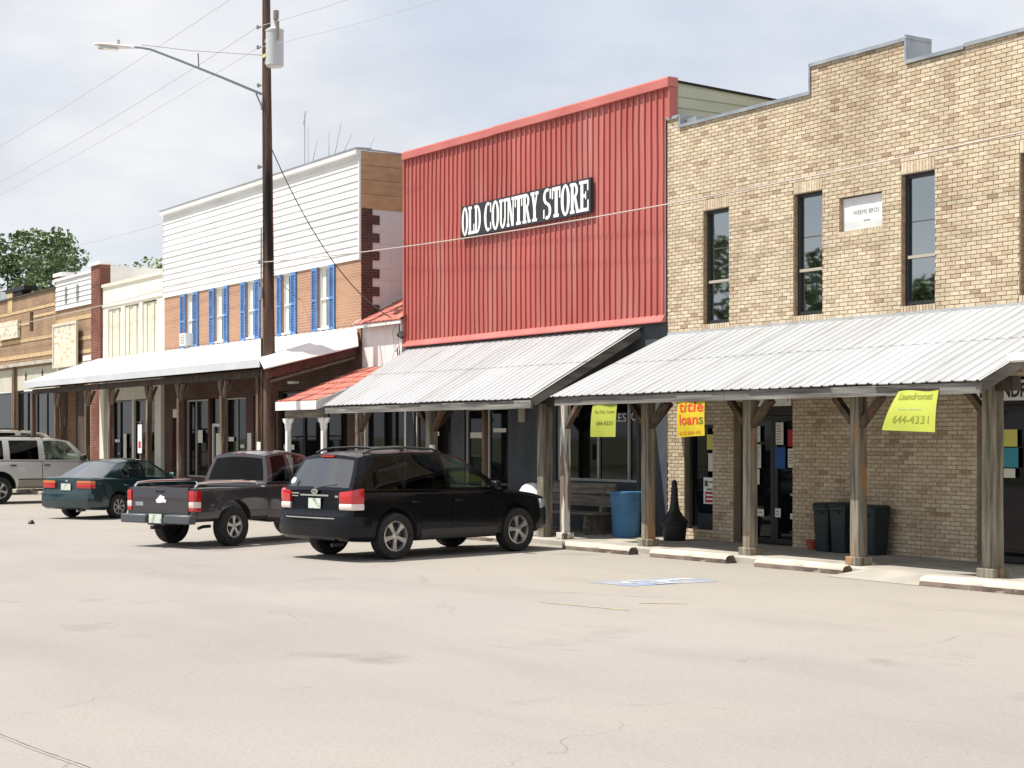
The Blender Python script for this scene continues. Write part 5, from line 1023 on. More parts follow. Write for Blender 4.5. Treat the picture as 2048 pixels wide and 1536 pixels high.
def greenhouse(root, belt, roof, cols, kinds, paint_, crown=.045, bulge=.05, gl=None, glr='glass_rear', rear_in=(.07, .08, .88), pillar=None):
    """belt, roof: (a, halfwidth, z) tables; cols: (a at belt, a at roof edge) from rear to front; kinds between them: p pillar, w window, t tinted window"""
    bt, rt = np.array(belt), np.array(roof)
    PB = lambda a: Vector((a, np.interp(a, bt[:, 0], bt[:, 1]), np.interp(a, bt[:, 0], bt[:, 2])))
    PR = lambda a: Vector((a, np.interp(a, rt[:, 0], rt[:, 1]), np.interp(a, rt[:, 0], rt[:, 2])))
    def side(i, sgn):
        def S(s, t):
            ab = cols[i][0] + (cols[i + 1][0] - cols[i][0]) * s; ar = cols[i][1] + (cols[i + 1][1] - cols[i][1]) * s
            p = PB(ab).lerp(PR(ar), t); p.y += .022 * math.sin(math.pi * t) * 1; p.y *= sgn; return p
        return S
    def endS(ci, back):
        L0, R0 = side(max(ci - 1, 0) if ci else 0, 1), None
        def S(s, t):
            p = PB(cols[ci][0]).lerp(PR(cols[ci][1]), t); p.y += .022 * math.sin(math.pi * t)
            q = p.copy(); q.y *= -1; k = 4 * s * (1 - s)
            o = p.lerp(q, s); o.x += back * bulge * k * (1.0 - .3 * t); o.z += crown * k * t + .012 * k * (1 - t); return o
        return S
    cab = MB()
    for sgn in (1, -1):
        for i, kd in enumerate(kinds):
            S = side(i, sgn)
            if kd == 'p': patch(S, 0, 1, 0, 1, 3, 6, cab)
            else:
                patch(S, 0, 1, 0, .05, 8, 1, cab); patch(S, 0, 1, .92, 1, 8, 1, cab)
                w_ = patch(S, 0, 1, .05, .92, 8, 6).build('window', {'w': 'glass_light', 't': 'glass_tint'}[kd], root, smooth=True)
    for ci, back in ((0, -1), (len(cols) - 1, 1)):
        S = endS(ci, back); m, lo, hi = rear_in if back < 0 else (.035, .03, .95)
        patch(S, 0, m, 0, 1, 1, 6, cab); patch(S, 1 - m, 1, 0, 1, 1, 6, cab); patch(S, m, 1 - m, 0, lo, 10, 1, cab); patch(S, m, 1 - m, hi, 1, 10, 1, cab)
        patch(S, m, 1 - m, lo, hi, 12, 8).build('rear_window' if back < 0 else 'windshield', glr if back < 0 else 'glass_light', root, smooth=True)
    a0, a1 = cols[0][1], cols[-1][1]
    def RS(u, s):
        a = a0 + (a1 - a0) * u; p = PR(a); k = 4 * s * (1 - s); wb_ = (1 - u) ** 6; wf = u ** 6
        return Vector((a + bulge * .7 * k * (wf - wb_), p.y * (1 - 2 * s), p.z + crown * k))
    patch(RS, 0, 1, 0, 1, 14, 12, cab)
    cab.build('cabin', paint_, root, smooth=45)
def corner(path, z0, z1, th, mat, root, name, mid=None, z1e=None):
    """a strip wrapped round a body corner: path of (a, y) points, outward thickness th"""
    rings = []; n = len(path)
    for i, (a, y) in enumerate(path):
        d = Vector((path[min(i + 1, n - 1)][0] - path[max(i - 1, 0)][0], path[min(i + 1, n - 1)][1] - path[max(i - 1, 0)][1], 0)).normalized(); nn = Vector((d.y, -d.x, 0))
        am = sum(p[0] for p in path) / n; c = Vector((am + (1.2 if am < 1.5 else -1.2), 0, 0))
        if nn.dot(Vector((a, y, 0)) - c) < 0: nn = -nn
        t = i / max(n - 1, 1); zt = z1 if z1e is None else z1 + (z1e - z1) * t
        pr = [(-.03, z0), (th * .6, z0), (th, z0 + (zt - z0) * .25), (th, z0 + (zt - z0) * .75), (th * .6, zt), (-.03, zt)]
        rings.append([(a + nn.x * o, y + nn.y * o, z) for o, z in pr])
    mb = MB(); mb.loft(rings); return mb.build(name, mat, root, smooth=35)
WHEEL = {}
def wheel(root, ax, y, r, wd, rr, spokes, sgn):
    key = (r, wd, rr, spokes)
    if key not in WHEEL:
        mb = MB(); h = wd / 2; mb.lathe([(rr + .005, -h * .8), (rr + .02, -h * .95), (r * .9, -h), (r * .97, -h * .9), (r, -h * .6), (r, h * .6), (r * .97, h * .9), (r * .9, h), (rr + .02, h * .95), (rr + .005, h * .8)], n=36, axis='y', caps=False)
        ty = mb.mesh('tyre', 'tyre', smooth=30)
        rm = MB(); f = h * .80
        # outer lip
        rm.lathe([(rr + .004, f - .10), (rr + .008, f), (rr - .012, f + .004), (rr - .022, f - .02), (rr - .03, f - .10)], n=36, axis='y', caps=False)
        rm.lathe([(0, f - .03), (rr * .22, f - .03), (rr * .24, f - .015), (rr * .14, f + .0), (0, f + .004)], n=16, axis='y')
        for k in range(spokes):
            t = 2 * math.pi * k / spokes + .3; wdt = (.085 if spokes == 5 else .05) * rr / .22
            c, s_ = math.cos(t), math.sin(t); tx, tz = -s_, c
            def pt(q, w_, dy): return (c * q + tx * w_, f + dy, s_ * q + tz * w_)
            rings = []
            for q, w_, dy in ((rr * .15, wdt * .8, -.008), (rr * .5, wdt * .75, -.012), (rr * .93, wdt * 1.25, -.004)):
                rings.append([pt(q, -w_ / 2, dy - .03), pt(q, w_ / 2, dy - .03), pt(q, w_ / 2 * .8, dy), pt(q, -w_ / 2 * .8, dy)])
            rm.loft(rings)
        rim = rm.mesh('rim', 'alloy', smooth=35)
        dk = MB(); dk.lathe([(0, f - .12), (rr - .028, f - .12), (rr - .028, f - .07), (0, f - .07)], n=24, axis='y'); dk.lathe([(0, f - .068), (rr * .62, f - .068), (rr * .62, f - .055), (0, f - .055)], n=24, axis='y', m=1)
        disc = dk.mesh('brake_disc', ['black_matt', 'plastic'], smooth=30)
        WHEEL[key] = (ty, rim, disc)
    ty, rim, disc = WHEEL[key]
    w_ = bpy.data.objects.new('wheel', ty); col.objects.link(w_); w_.parent = root; w_.location = (ax, y, r); w_.rotation_euler = (0, random.uniform(0, 6), 0 if sgn > 0 else math.pi)
    for nm, me in (('rim', rim), ('brake_disc', disc)): o = bpy.data.objects.new(nm, me); col.objects.link(o); o.parent = w_
    return w_
def interior(root, rows, belt_z, wid, seat='seat', wheel_at=None):
    for a, kind in rows:
        ys = ((.18, .62), (-.62, -.18)) if kind == 'f' else ((-wid + .12, wid - .12),)
        for y0, y1 in ys:
            mb = MB(); lean = .10; zt = belt_z + (.22 if kind == 'f' else .14)
            mb.loft([[(a, y0 + .03, belt_z - .25), (a + .12, y0 + .03, belt_z - .25), (a + .12, y1 - .03, belt_z - .25), (a, y1 - .03, belt_z - .25)], [(a - lean * .7, y0, zt - .05), (a + .11 - lean * .7, y0, zt - .05), (a + .11 - lean * .7, y1, zt - .05), (a - lean * .7, y1, zt - .05)], [(a - lean, y0 + .05, zt), (a + .08 - lean, y0 + .05, zt), (a + .08 - lean, y1 - .05, zt), (a - lean, y1 - .05, zt)]]); s_ = mb.build('seat', seat, root, smooth=30)
            for yc in ([(y0 + y1) / 2] if kind == 'f' else [y0 + .22, y1 - .22]):
                mb = MB(); mb.bbox(a - lean - .03, a - lean + .07, yc - .12, yc + .12, zt + .02, zt + .18, .03); mb.build('headrest', seat, s_, smooth=60)
    if wheel_at:
        mb = MB(); ax, y, z = wheel_at; n = 18
        ps = [(ax + .07 * math.sin(t), y + .18 * math.cos(t), z + .17 * math.sin(t)) for t in np.linspace(0, 2 * math.pi, n + 1)]; mb.tube(ps, .014, 6); mb.build('steering_wheel', 'plastic', root)
def side_panel(root, st, name, mat, a0, a1, f0, f1, off=.004, sgn=(1, -1), n=8, lower=None, m=12):
    """a panel lying on the body side between a0..a1 and profile fractions f0..f1, standing off by a few millimetres"""
    S = np.array(st); pf = np.array(PROF[1:12]); out_ = []
    for s in sgn:
        def P(u, v):
            a = a0 + (a1 - a0) * u; B, T, W = (np.interp(a, S[:, 0], S[:, k]) for k in (1, 2, 3)); lo = f0 if lower is None else max(f0, lower(a)); g = lo + (f1 - lo) * v
            return (a, s * (W * np.interp(g, pf[:, 1], pf[:, 0]) + off), B + (T - B) * g)
        mb = MB(); mb.grid(P, m, n); out_.append(mb.build(name, mat, root, smooth=True))
    return out_
def arch_lower(wx, r, st):
    S = np.array(st)
    def f(a):
        d = abs(a - wx)
        if d >= r: return 0
        z = r * .94 + math.sqrt(r * r - d * d) + .015; B = np.interp(a, S[:, 0], S[:, 1]); T = np.interp(a, S[:, 0], S[:, 2]); return (z - B) / (T - B)
    return f
def seams(root, st, edges, lo=.10, hi=.93, mat='black_matt'):
    for a in edges: side_panel(root, st, 'door_seam', mat, a - .006, a + .006, lo, hi, .0065, n=8, m=1)
def handle(door, a, y, z, mat, s): mb = MB(); mb.bbox(a - .09, a + .09, s * y - .018, s * y + .018, z - .018, z + .018, .012); mb.build('handle', mat, door, smooth=60)
def mirror(root, a, y, z, mat):
    for s in (1, -1):
        mb = MB(); mb.bbox(a - .06, a + .09, s * (y + .10) - .09, s * (y + .10) + .09, z - .01, z + .15, .035); mb.build('mirror', mat, root, smooth=60)
        mb = MB(); mb.bbox(a + .0, a + .06, s * y - .05, s * y + .05, z - .0, z + .05, .01); mb.build('mirror_arm', mat, root)
def plate(root, a, z, mat='plate'):
    mb = MB(); mb.box(a - .012, a, -.155, .155, z - .08, z + .08); p = mb.build('licence_plate', mat, root); return p

def suv(label, loc, head, sc):
    root = thing('parked_car', label, 'car', loc, 'vehicles parked along the curb', rz=R(head)); root.scale = (sc, sc, sc)
    pm = 'paint_black'; r = .37; wb = 2.71
    st = [(-.97, .44, .60, .70), (-.965, .38, .67, .77), (-.91, .33, .735, .845), (-.895, .33, .79, .865), (-.885, .32, .93, .885), (-.87, .32, 1.085, .89), (-.84, .32, 1.105, .895), (-.70, .30, 1.11, .91), (-.3, .28, 1.105, .93), (.3, .27, 1.09, .935), (1.2, .27, 1.07, .935), (2.0, .27, 1.055, .935), (2.42, .27, 1.055, .93), (2.75, .28, 1.03, .92), (3.15, .30, .98, .895), (3.4, .33, .92, .85), (3.52, .36, .84, .77), (3.58, .42, .72, .67), (3.60, .48, .6, .60)]
    add('body', lower_mesh(st, [(0, .79), (wb, .79)], r + .06, pm), root)
    belt = [(-.86, .845, 1.085), (-.5, .875, 1.09), (1, .885, 1.065), (2.45, .86, 1.05)]; roof = [(-.62, .66, 1.60), (-.3, .69, 1.66), (.5, .70, 1.69), (1.1, .70, 1.68), (1.55, .66, 1.60)]
    greenhouse(root, belt, roof, [(-.85, -.58), (-.66, -.44), (.16, .08), (.24, .14), (1.12, 1.0), (1.20, 1.06), (2.16, 1.44), (2.42, 1.54)], 'ptptpwp', pm, glr='glass_rear', rear_in=(.05, .10, .90))
    interior(root, [(.05, 'b'), (.95, 'f')], 1.06, .8, wheel_at=(1.55, .42, 1.08)); mb = MB(); mb.box(-.75, 2.1, -.78, .78, 1.10, 1.112); mb.build('interior_trim', 'interior', root)
    for ax in (0, wb):
        for s in (1, -1): wheel(root, ax, s * .80, r, .245, .235, 5, s)
    corner([(-.55, .93), (-.8, .915), (-.93, .85), (-.985, .70), (-1.0, .35), (-1.0, -.35), (-.985, -.70), (-.93, -.85), (-.8, -.915), (-.55, -.93)], .38, .70, .035, pm, root, 'rear_bumper')
    corner([(-.94, .72), (-1.0, .45), (-1.005, -.45), (-.94, -.72)], .655, .685, .05, 'chrome', root, 'bumper_step')
    for s in (1, -1):
        p = [(-.90, s * .63), (-.897, s * .80), (-.875, s * .885), (-.82, s * .915), (-.68, s * .922)]
        lamp = corner(p, .90, 1.075, .026, 'lamp_red', root, 'taillight', z1e=1.135); corner(p, .80, .897, .026, 'lamp_clear', lamp, 'reverse_lens')
    plate(root, -.91, .89); mb = MB(); mb.box(-.925, -.89, -.36, .36, 1.005, 1.03); mb.build('trim_bar', 'chrome', root)
    mb = MB(); mb.loft([[(x, .085 * math.cos(t), 1.075 + .042 * math.sin(t)) for t in np.linspace(0, 2 * math.pi, 21)[:-1]] for x in (-.92, -.90)]); bd = mb.build('badge', 'chrome', root)
    me = text_mesh('KIA', 'sign_black', .09, .035)
    o = add('lettering', me, bd); o.rotation_euler = (0, 0, R(-90)); o.location = (-.923, .045, 1.058)
    mb = MB(); mb.box(-.905, -.892, .42, .62, 1.03, 1.05).box(-.905, -.892, .44, .6, .99, 1.005); mb.build('model_script', 'chrome', root); mb = MB(); mb.box(-.905, -.892, -.58, -.50, .99, 1.02); mb.build('model_script', 'chrome', root)
    mb = MB(); mb.tube([(-.87, -.02, 1.13), (-.86, -.2, 1.165), (-.84, -.45, 1.19)], .012, 6); mb.bbox(-.90, -.83, -.06, .06, 1.10, 1.15, .015); mb.build('wiper', 'plastic', root)
    mb = MB(); mb.box(-.66, -.60, -.16, .16, 1.615, 1.64); mb.build('brake_lamp', 'lamp_red', root)
    mb = MB(); mb.lathe([(0, 0), (.055, 0), (.055, .003), (0, .003)], (0, 0, 0), 16, 'x'); me = mb.mesh('sticker', 'sign_white'); o = add('sticker', me, root); o.location = (-.855, .62, 1.24); o.rotation_euler = (0, R(28), 0)
    for s in (1, -1):
        mb = MB(); mb.tube([(-.42, s * .60, 1.67), (-.25, s * .61, 1.735), (.4, s * .62, 1.765), (1.0, s * .61, 1.735), (1.2, s * .60, 1.67)], .02, 8); rl_ = mb.build('roof_rail', 'plastic', root, smooth=True)
        mb = MB(); mb.beam((.35, s * .62, 1.70), (.35, s * .62, 1.76), .06, .04); mb.build('rail_foot', 'plastic', rl_)
    for a in (-.1, .75): mb = MB(); mb.tube([(a, .61, 1.755), (a, 0, 1.775), (a, -.61, 1.755)], .014, 6); mb.build('roof_bar', 'plastic', root)
    for d0, d1, ha, lw in ((.26, 1.15, .36, arch_lower(0, .47, st)), (1.17, 2.22, 1.30, arch_lower(wb, .45, st))):
        for s, dr in zip((1, -1), side_panel(root, st, 'door', pm, d0, d1, .10, .93, lower=lw)): handle(dr, ha, .945, .90, 'paint_black', s)
    side_panel(root, st, 'cladding', 'plastic', .50, 2.18, .03, .24, .014, n=4)
    mirror(root, 2.08, .88, 1.06, pm)
    for s in (1, -1): corner([(3.25, s * .87), (3.42, s * .82), (3.52, s * .70)], .72, .88, .012, 'lamp_head', root, 'headlight')
    mb = MB(); mb.tube([(-.7, -.45, .26), (-.93, -.45, .25)], .03, 8); mb.build('exhaust', 'plastic', root)
    return root

def truck(label, loc, head, sc, pm, group='vehicles parked along the curb', sticker=True):
    root = thing('pickup_truck', label, 'pickup truck', loc, group, rz=R(head)); root.scale = (sc, sc, sc)
    r = .355; wb = 3.19
    st = [(.86, .44, 1.10, .80), (.88, .42, 1.125, .835), (1.1, .38, 1.13, .855), (2.3, .38, 1.10, .862), (2.6, .38, 1.085, .862), (3.0, .40, 1.06, .855), (3.6, .44, 1.0, .835), (3.85, .47, .95, .80), (3.98, .5, .85, .74), (4.03, .52, .7, .68)]
    add('body', lower_mesh(st, [(wb, .73)], r + .07, pm), root)
    # bed: one closed U shaped section swept from tailgate to cab
    out_ = [(.79, .46), (.845, .52), (.862, .64), (.865, .82), (.855, .98), (.835, 1.045), (.80, 1.06), (.70, 1.06), (.685, 1.04), (.685, .62)]
    prof = [(y, z) for y, z in out_] + [(-y, z) for y, z in out_[::-1]]
    mb = MB(); mb.loft([[(a, y * w_, z) for y, z in prof] for a, w_ in ((-0.98, .975), (-0.95, .99), (-.9, 1), (.3, 1), (.845, 1))]); me = mb.mesh('bed', [pm, 'black_matt']); add('bed', cut_arches(me, [(0, .73)], r + .075, [pm, 'black_matt']), root)
    mb = MB(); mb.box(.80, .848, -.683, .683, .622, 1.05); mb.build('bed_front', pm, root)
    mb = MB(); mb.loft([[(a, y, z) for y, z in ((-.69, z0), (.69, z0), (.69, z1), (-.69, z1))] for a, z0, z1 in ((-1.005, .60, 1.03), (-1., .565, 1.06), (-0.94, .56, 1.065), (-0.925, .57, 1.05))]); tg = mb.build('tailgate', pm, root, smooth=30)
    mb = MB(); mb.bbox(-1.012, -1., -.11, .11, .965, 1.02, .004); mb.build('handle', 'black', tg)
    mb = MB(); mb.box(-1.01, -1.003, -.55, .55, .88, .888); mb.build('crease', pm, tg)
    if sticker:
        mb = MB(); pl = [(-.10, .79), (-.02, .785), (.06, .80), (.12, .79), (.14, .83), (.09, .86), (.10, .90), (.05, .91), (-.01, .93), (-.04, .90), (-.08, .865), (-.12, .84)]; mb.loft([[(x, -y - .02, z) for y, z in pl] for x in (-1.014, -1.008)]); mb.build('sticker', 'sign_white', tg)
        mb = MB(); mb.box(-1.012, -1.008, .42, .62, .73, .80); mb.build('model_badge', 'galvanised', tg)
    belt = [(.88, .80, 1.105), (1.2, .82, 1.11), (2.0, .825, 1.095), (2.65, .815, 1.075)]; roof = [(1.0, .62, 1.60), (1.3, .64, 1.655), (1.8, .64, 1.66), (2.15, .61, 1.60)]
    greenhouse(root, belt, roof, [(.89, 1.02), (1.02, 1.12), (1.48, 1.47), (1.60, 1.56), (2.34, 1.98), (2.62, 2.12)], 'ptpwp', pm, glr='glass_tint', rear_in=(.06, .08, .88), bulge=.03)
    interior(root, [(1.5, 'f')], 1.10, .78, 'seat_grey', (2.05, .40, 1.12)); mb = MB(); mb.box(.95, 2.45, -.76, .76, 1.118, 1.128); mb.build('interior_trim', 'interior', root)
    for ax in (0, wb):
        for s in (1, -1): wheel(root, ax, s * .745, r, .235, .195, 5, s)
    # step bumper with a notch for the plate
    for y0, y1 in ((.22, .86), (-.86, -.22)): mb = MB(); mb.bbox(-1.15, -0.97, y0, y1, .43, .585, .02); mb.build('rear_bumper', 'bumper_grey', root, smooth=40)
    mb = MB(); mb.bbox(-1.11, -0.97, -.219, .219, .40, .52, .015); mb.build('bumper_centre', 'plastic', root); p = plate(root, -1.112, .515); mb = MB(); mb.box(-1.015, -1.01, -.80, .80, .59, .60); mb.build('bumper_top', 'bumper_grey', root)
    mb = MB(); mb.bbox(-1.21, -0.97, -.04, .04, .33, .40, .01); mb.build('tow_hitch', 'black', root)
    for s in (1, -1):
        pth = [(-1.005, s * .715), (-1., s * .82), (-0.95, s * .862), (-0.88, s * .872)]
        lamp = corner(pth, .82, 1.01, .012, 'lamp_red', root, 'taillight'); corner(pth, .715, .817, .012, 'lamp_clear', lamp, 'reverse_lens'); corner(pth, .65, .712, .012, 'lamp_red', lamp, 'lower_lens')
        mb = MB(); y = s * .755; mb.tube([(-0.9, y, 1.065), (-0.83, y, 1.13), (-.5, y, 1.155), (.3, y, 1.155), (.62, y, 1.14), (.70, y, 1.065)], .022, 8); mb.build('bed_rail', 'chrome', root, smooth=True)
    mb = MB(); mb.box(1.02, 1.06, -.13, .13, 1.635, 1.66); mb.build('brake_lamp', 'lamp_red', root)
    mb = MB(); mb.tube([(-.3, -.52, .36), (-.5, -.55, .36), (-0.68, -.62, .34)], .03, 8); mb.build('exhaust', 'plastic', root)
    for s, dr in zip((1, -1), side_panel(root, st, 'door', pm, 1.56, 2.55, .10, .93)): handle(dr, 1.70, .87, .93, pm, s)
    seams(root, st, (1.55, 2.56)); mirror(root, 2.28, .83, 1.10, pm)
    mb = MB(); mb.lathe([(0, 0), (.06, 0), (.06, .004), (0, .004)], (0, 0, 0), 14, 'x'); o = add('sticker', mb.mesh('sticker', 'sign_white'), root); o.location = (.93, -.60, 1.2); o.rotation_euler = (0, R(13), 0)
    for s in (1, -1): corner([(3.75, s * .83), (3.9, s * .78), (3.98, s * .68)], .74, .88, .01, 'lamp_head', root, 'headlight')
    return root

def sedan(label, loc, head, sc):
    root = thing('parked_car', label, 'car', loc, 'vehicles parked along the curb', rz=R(head)); root.scale = (sc, sc, sc)
    pm = 'paint_green'; r = .292; wb = 2.62
    st = [(-.97, .36, .52, .60), (-.96, .29, .60, .69), (-.92, .25, .66, .765), (-.905, .245, .72, .785), (-.895, .24, .88, .80), (-.87, .235, .975, .805), (-.80, .23, 1.0, .81), (-.4, .21, 1.0, .825), (0, .2, .975, .84), (.6, .19, .95, .848), (1.3, .19, .93, .85), (1.9, .19, .92, .85), (2.1, .19, .915, .845), (2.6, .21, .87, .83), (3.0, .23, .80, .80), (3.3, .27, .70, .74), (3.42, .31, .6, .64), (3.46, .37, .52, .56)]
    add('body', lower_mesh(st, [(0, .73), (wb, .73)], r + .055, pm), root)
    belt = [(-.45, .735, .985), (0, .765, .96), (1.0, .785, .94), (2.1, .77, .905)]; roof = [(.2, .54, 1.325), (.5, .575, 1.385), (.9, .585, 1.40), (1.3, .56, 1.36)]
    greenhouse(root, belt, roof, [(-.44, .24), (.03, .44), (.86, .86), (.98, .94), (1.84, 1.22), (2.06, 1.31)], 'pwpwp', pm, glr='glass_sky', rear_in=(.04, .03, .93), bulge=.09)
    interior(root, [(.35, 'b'), (1.05, 'f')], .95, .74, 'seat_grey', (1.55, .38, .98)); mb = MB(); mb.box(-.3, 1.85, -.68, .68, .968, .978); mb.build('interior_trim', 'seat_grey', root)
    for ax in (0, wb):
        for s in (1, -1): wheel(root, ax, s * .745, r, .195, .185, 7, s)
    corner([(-.6, .835), (-.85, .82), (-.95, .74), (-.985, .5), (-.995, 0), (-.985, -.5), (-.95, -.74), (-.85, -.82), (-.6, -.835)], .30, .60, .03, pm, root, 'rear_bumper')
    for s in (1, -1):
        pth = [(-.925, s * .36), (-.92, s * .60), (-.895, s * .76), (-.80, s * .82)]
        lamp = corner(pth, .74, .85, .014, 'lamp_red', root, 'taillight'); corner(pth, .853, .915, .014, 'lamp_amber', lamp, 'indicator_lens')
    plate(root, -.925, .77); mb = MB(); mb.bbox(-.915, -.895, -.04, .04, .885, .93, .006); mb.build('badge', 'chrome', root)
    for d0, d1, ha, lw in ((.10, .95, .22, arch_lower(0, .40, st)), (.97, 1.98, 1.10, None)):
        for s, dr in zip((1, -1), side_panel(root, st, 'door', pm, d0, d1, .12, .94, lower=lw)): handle(dr, ha, .85, .80, pm, s)
    side_panel(root, st, 'side_moulding', 'paint_green', .1, 1.98, .40, .45, .014, n=2)
    seams(root, st, (.96, 1.99), .12); mirror(root, 1.80, .78, .93, pm)
    for s in (1, -1): corner([(3.2, s * .78), (3.34, s * .70), (3.42, s * .55)], .55, .66, .01, 'lamp_head', root, 'headlight')
    mb = MB(); mb.tube([(-.7, -.4, .22), (-.97, -.4, .21)], .03, 8); mb.build('exhaust', 'steel', root)
    return root

def big_suv(label, loc, head, sc, pm, lowm):
    root = thing('parked_car', label, 'car', loc, 'vehicles parked along the curb', rz=R(head)); root.scale = (sc, sc, sc)
    r = .375; wb = 2.98
    st = [(-1.06, .5, .64, .84), (-1.05, .45, .74, .92), (-1.0, .42, 1.0, .955), (-.985, .42, 1.19, .962), (-.8, .41, 1.215, .972), (0, .40, 1.215, .982), (1.2, .40, 1.2, .982), (2.2, .4, 1.185, .978), (2.5, .4, 1.175, .975), (2.8, .4, 1.15, .968), (3.4, .42, 1.11, .95), (3.85, .46, 1.06, .925), (3.97, .5, .9, .9), (4.0, .56, .7, .86)]
    add('body', lower_mesh(st, [(0, .81), (wb, .81)], r + .09, pm), root)
    belt = [(-.98, .925, 1.195), (0, .94, 1.195), (1.5, .938, 1.18), (2.65, .92, 1.155)]; roof = [(-.9, .74, 1.72), (-.6, .765, 1.785), (.8, .77, 1.80), (1.7, .765, 1.785), (2.12, .72, 1.71)]
    greenhouse(root, belt, roof, [(-.975, -.86), (-.84, -.76), (.12, .12), (.30, .30), (1.12, 1.12), (1.30, 1.28), (2.38, 1.94), (2.62, 2.08)], 'ptptpwp', pm, rear_in=(.06, .08, .88))
    interior(root, [(.35, 'b'), (1.25, 'f')], 1.19, .88, 'seat_grey', (1.8, .42, 1.2)); mb = MB(); mb.box(-.85, 2.2, -.85, .85, 1.212, 1.222); mb.build('interior_trim', 'interior', root)
    for ax in (0, wb):
        for s in (1, -1): wheel(root, ax, s * .83, r, .255, .225, 5, s)
    for d0, d1, ha, lw in ((.28, 1.2, .36, arch_lower(0, .52, st)), (1.22, 2.3, 1.32, None)):
        for s, dr in zip((1, -1), side_panel(root, st, 'door', pm, d0, d1, .14, .94, lower=lw)): handle(dr, ha + .02, .985, 1.06, 'black', s)
    side_panel(root, st, 'side_moulding', 'black', .52, 2.42, .32, .36, .012, n=2); side_panel(root, st, 'rocker_panel', lowm, .52, 2.42, .03, .31, .006, n=4)
    corner([(-.6, .985), (-.95, .97), (-1.07, .85), (-1.1, 0), (-1.07, -.85), (-.95, -.97), (-.6, -.985)], .46, .68, .02, 'bumper_grey', root, 'rear_bumper')
    for s in (1, -1):
        corner([(-1.01, s * .82), (-1.0, s * .93), (-.94, s * .965)], .78, 1.15, .012, 'lamp_red', root, 'taillight')
        mb = MB(); mb.tube([(-.6, s * .66, 1.80), (-.5, s * .66, 1.855), (1.2, s * .66, 1.865), (1.35, s * .66, 1.80)], .018, 6); mb.build('roof_rail', 'black', root, smooth=True)
        corner([(3.85, s * .92), (3.98, s * .85), (4.0, s * .6)], .82, .98, .01, 'lamp_head', root, 'headlight')
    for a in (.0, .9): mb = MB(); mb.tube([(a, .66, 1.87), (a, 0, 1.88), (a, -.66, 1.87)], .016, 6); mb.build('roof_bar', 'black', root)
    plate(root, -1.115, .56); seams(root, st, (1.21, 2.31), .36); mirror(root, 2.36, .93, 1.19, 'black')
    return root
suv('black four door sport utility vehicle nearest the silver porch', (-25.08, 13.06, 0), 101.5, 1.07)
truck('dark grey pickup truck with chrome bed rails left of the black vehicle', (-29.65, 12.0, 0), 113.0, 1.06, 'paint_grey')
sedan('dark green sedan parked beyond the grey pickup', (-41.1, 13.72, 0), 117.0, 1.06)
big_suv('silver grey large sport utility vehicle cut by the left edge', (-52.1, 13.95, 0), 95.0, 1.13, 'paint_silver', 'paint_tan')
big_suv('cream vehicle whose roof shows behind the silver one', (-60.4, 15.4, 0), 97.0, 1.28, 'paint_cream', 'paint_cream')

# ================================================================== trees
def make_tree(name, label, loc, h, cr, seed, leafm, n=5200, lean=0.0, leaf=.42, trunk_h=.35, gapy=1.0, group='trees behind the buildings'):
    rt = random.Random(seed); t = thing(name, label, 'tree', loc, group); t['_o'] = [0, 0, 0]
    mb = MB(); th = h * trunk_h; mb.tube([(0, 0, 0), (.05, .03, th * .5), (lean * .4, 0, th), (lean * .7, .1, h * .62), (lean, 0, h * .85)], [cr * .085, cr * .07, cr * .06, cr * .035, cr * .012], 9); clumps = []
    for k in range(11):
        a = rt.uniform(0, 6.28); z0 = th * rt.uniform(.75, 1.7); e = Vector((math.cos(a) * cr * rt.uniform(.45, .85), math.sin(a) * cr * rt.uniform(.45, .85), min(h * rt.uniform(.45, .92), h * .93))); s = Vector((lean * .4, 0, z0)); m_ = s.lerp(e, .5) + Vector((0, 0, .25))
        mb.tube([s, m_, e], [cr * .04, cr * .026, cr * .008], 6)
    mb.build('trunk', 'bark', t, smooth=True)
    for k in range(64):
        a = rt.uniform(0, 6.28); ph = rt.uniform(-.75, 1.0); rad = rt.uniform(.35, 1.0) ** .6; ww = math.sqrt(max(0, 1 - (ph * .92) ** 2))
        clumps.append((Vector((lean + math.cos(a) * cr * rad * ww, math.sin(a) * cr * rad * ww, h * .64 + ph * h * .34)), cr * rt.uniform(.18, .34)))
    v, f = [], []
    for k in range(n):
        c, rr = clumps[rt.randrange(len(clumps))]; d = Vector((rt.gauss(0, 1), rt.gauss(0, 1), rt.gauss(0, 1))).normalized() * rr * rt.uniform(.35, 1.05) ** .5; d.z *= .72; p = c + d
        u = Vector((rt.gauss(0, 1), rt.gauss(0, 1), rt.gauss(0, .6))).normalized(); w_ = u.cross(Vector((rt.gauss(0, 1), rt.gauss(0, 1), rt.gauss(0, 1)))).normalized(); s = leaf * rt.uniform(.5, 1.1); i = len(v)
        v += [tuple(p - u * s * .5), tuple(p + w_ * s * .28 + u * s * .05), tuple(p + u * s * .5), tuple(p - w_ * s * .28)]; f.append((i, i + 1, i + 2, i + 3))
    me = bpy.data.meshes.new('crown'); me.from_pydata(v, [], f); me.materials.append(MATS[leafm]); add('crown', me, t)
    return t
make_tree('broadleaf_tree', 'dense green tree crown at the far left edge', (-121.5, 34, 0), 17.4, 3.4, 1, 'leaf', 6800, leaf=.46)
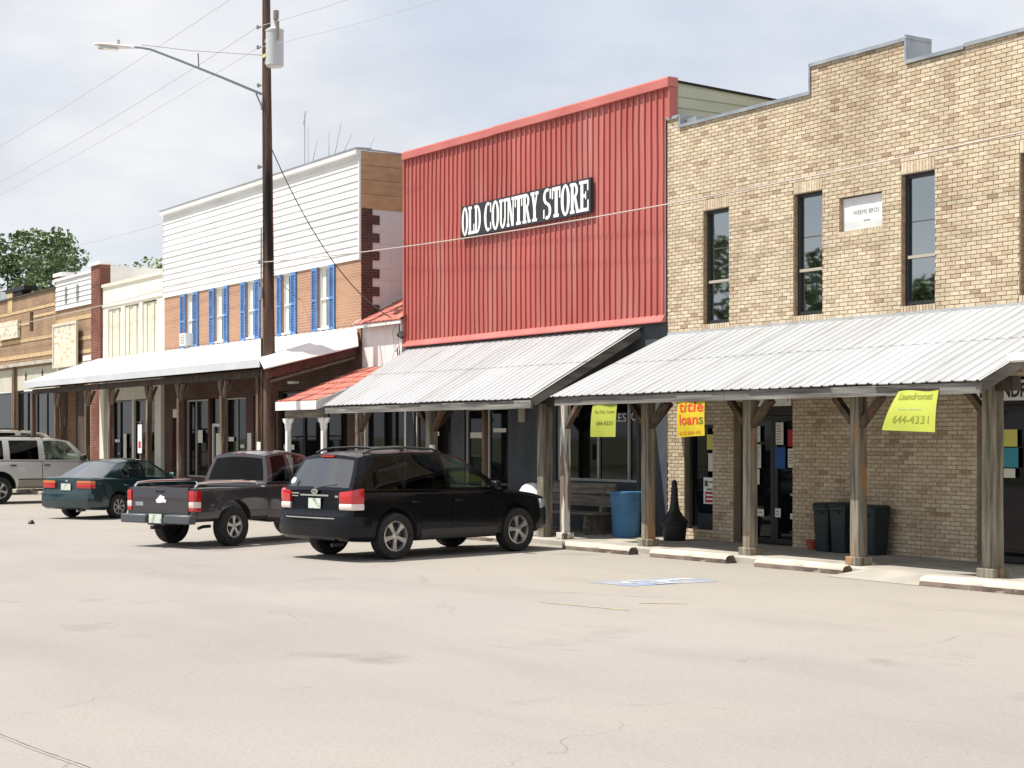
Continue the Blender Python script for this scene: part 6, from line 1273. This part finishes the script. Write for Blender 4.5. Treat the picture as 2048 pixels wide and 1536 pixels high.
make_tree('broadleaf_tree', 'broad green tree in the middle of the far left clump', (-117.5, 36, 0), 17.0, 3.0, 6, 'leaf', 5600, leaf=.44)
make_tree('broadleaf_tree', 'lower green tree at the right end of the far left clump', (-112.6, 34.5, 0), 15.2, 2.6, 2, 'leaf', 4200, leaf=.42)
make_tree('pale_tree', 'pale green tree rising above the cream building roof', (-89.6, 33, 0), 12.5, 2.2, 4, 'leaf_pale', 2400, leaf=.30)
tw = thing('bare_tree', 'bare thin twigs rising above the white siding roof', 'tree', (-56.2, 27, 0)); tw['_o'] = [0, 0, 0]
mb = MB(); mb.tube([(0, 0, 0), (.1, 0, 6), (0, 0, 10)], [.16, .12, .06], 8)
for a, b in (((0, 0, 9.5), (-.3, .2, 13.9)), ((-.2, .1, 12), (.5, .2, 13.3)), ((0, 0, 9), (1.6, .3, 12.2)), ((1.0, .2, 11), (2.3, .3, 13.7)), ((1.3, .2, 11.6), (1.9, 0, 13.4)), ((1.6, .3, 12.2), (3.0, .4, 13.2)), ((.2, 0, 9), (3.6, 1, 13.0))): mb.tube([a, tuple((Vector(a) + Vector(b)) / 2 + Vector((.08, 0, -.1))), b], [.016, .012, .006], 5)
mb.build('branches', 'twig', tw)
mb = MB(); mb.tube([(-52.2, 25, 8), (-52.2, 25, 13.4)], .02, 6); mb.tube([(-52.25, 25, 13.1), (-52.1, 25, 13.55)], .035, 6); tag(mb.build('vent_pipe', 'steel', None, loc=(-52.2, 25, 8)), 'thin vent pipe standing on the roof behind the white siding', 'pipe')
# trees across the square, seen mirrored in the windows
for i, (x, y, h, cr, lab) in enumerate(((-71.7, -20.4, 13.4, 4.2, 'tree across the lot mirrored in the left brick window'), (-64.1, -20.4, 12.4, 3.8, 'tree across the lot mirrored in the middle brick window'), (-55.6, -20.4, 9.6, 3.6, 'low tree across the lot mirrored in the right brick window'), (-92, -30, 15, 7, 'tall tree across the lot mirrored in far shop windows'))):
    make_tree('broadleaf_tree', lab, (x, y, 0), h, cr, 20 + i, 'leaf', 3200, leaf=.6, group='trees across the lot')

for o in bpy.data.objects:
    if '_o' in o: del o['_o']
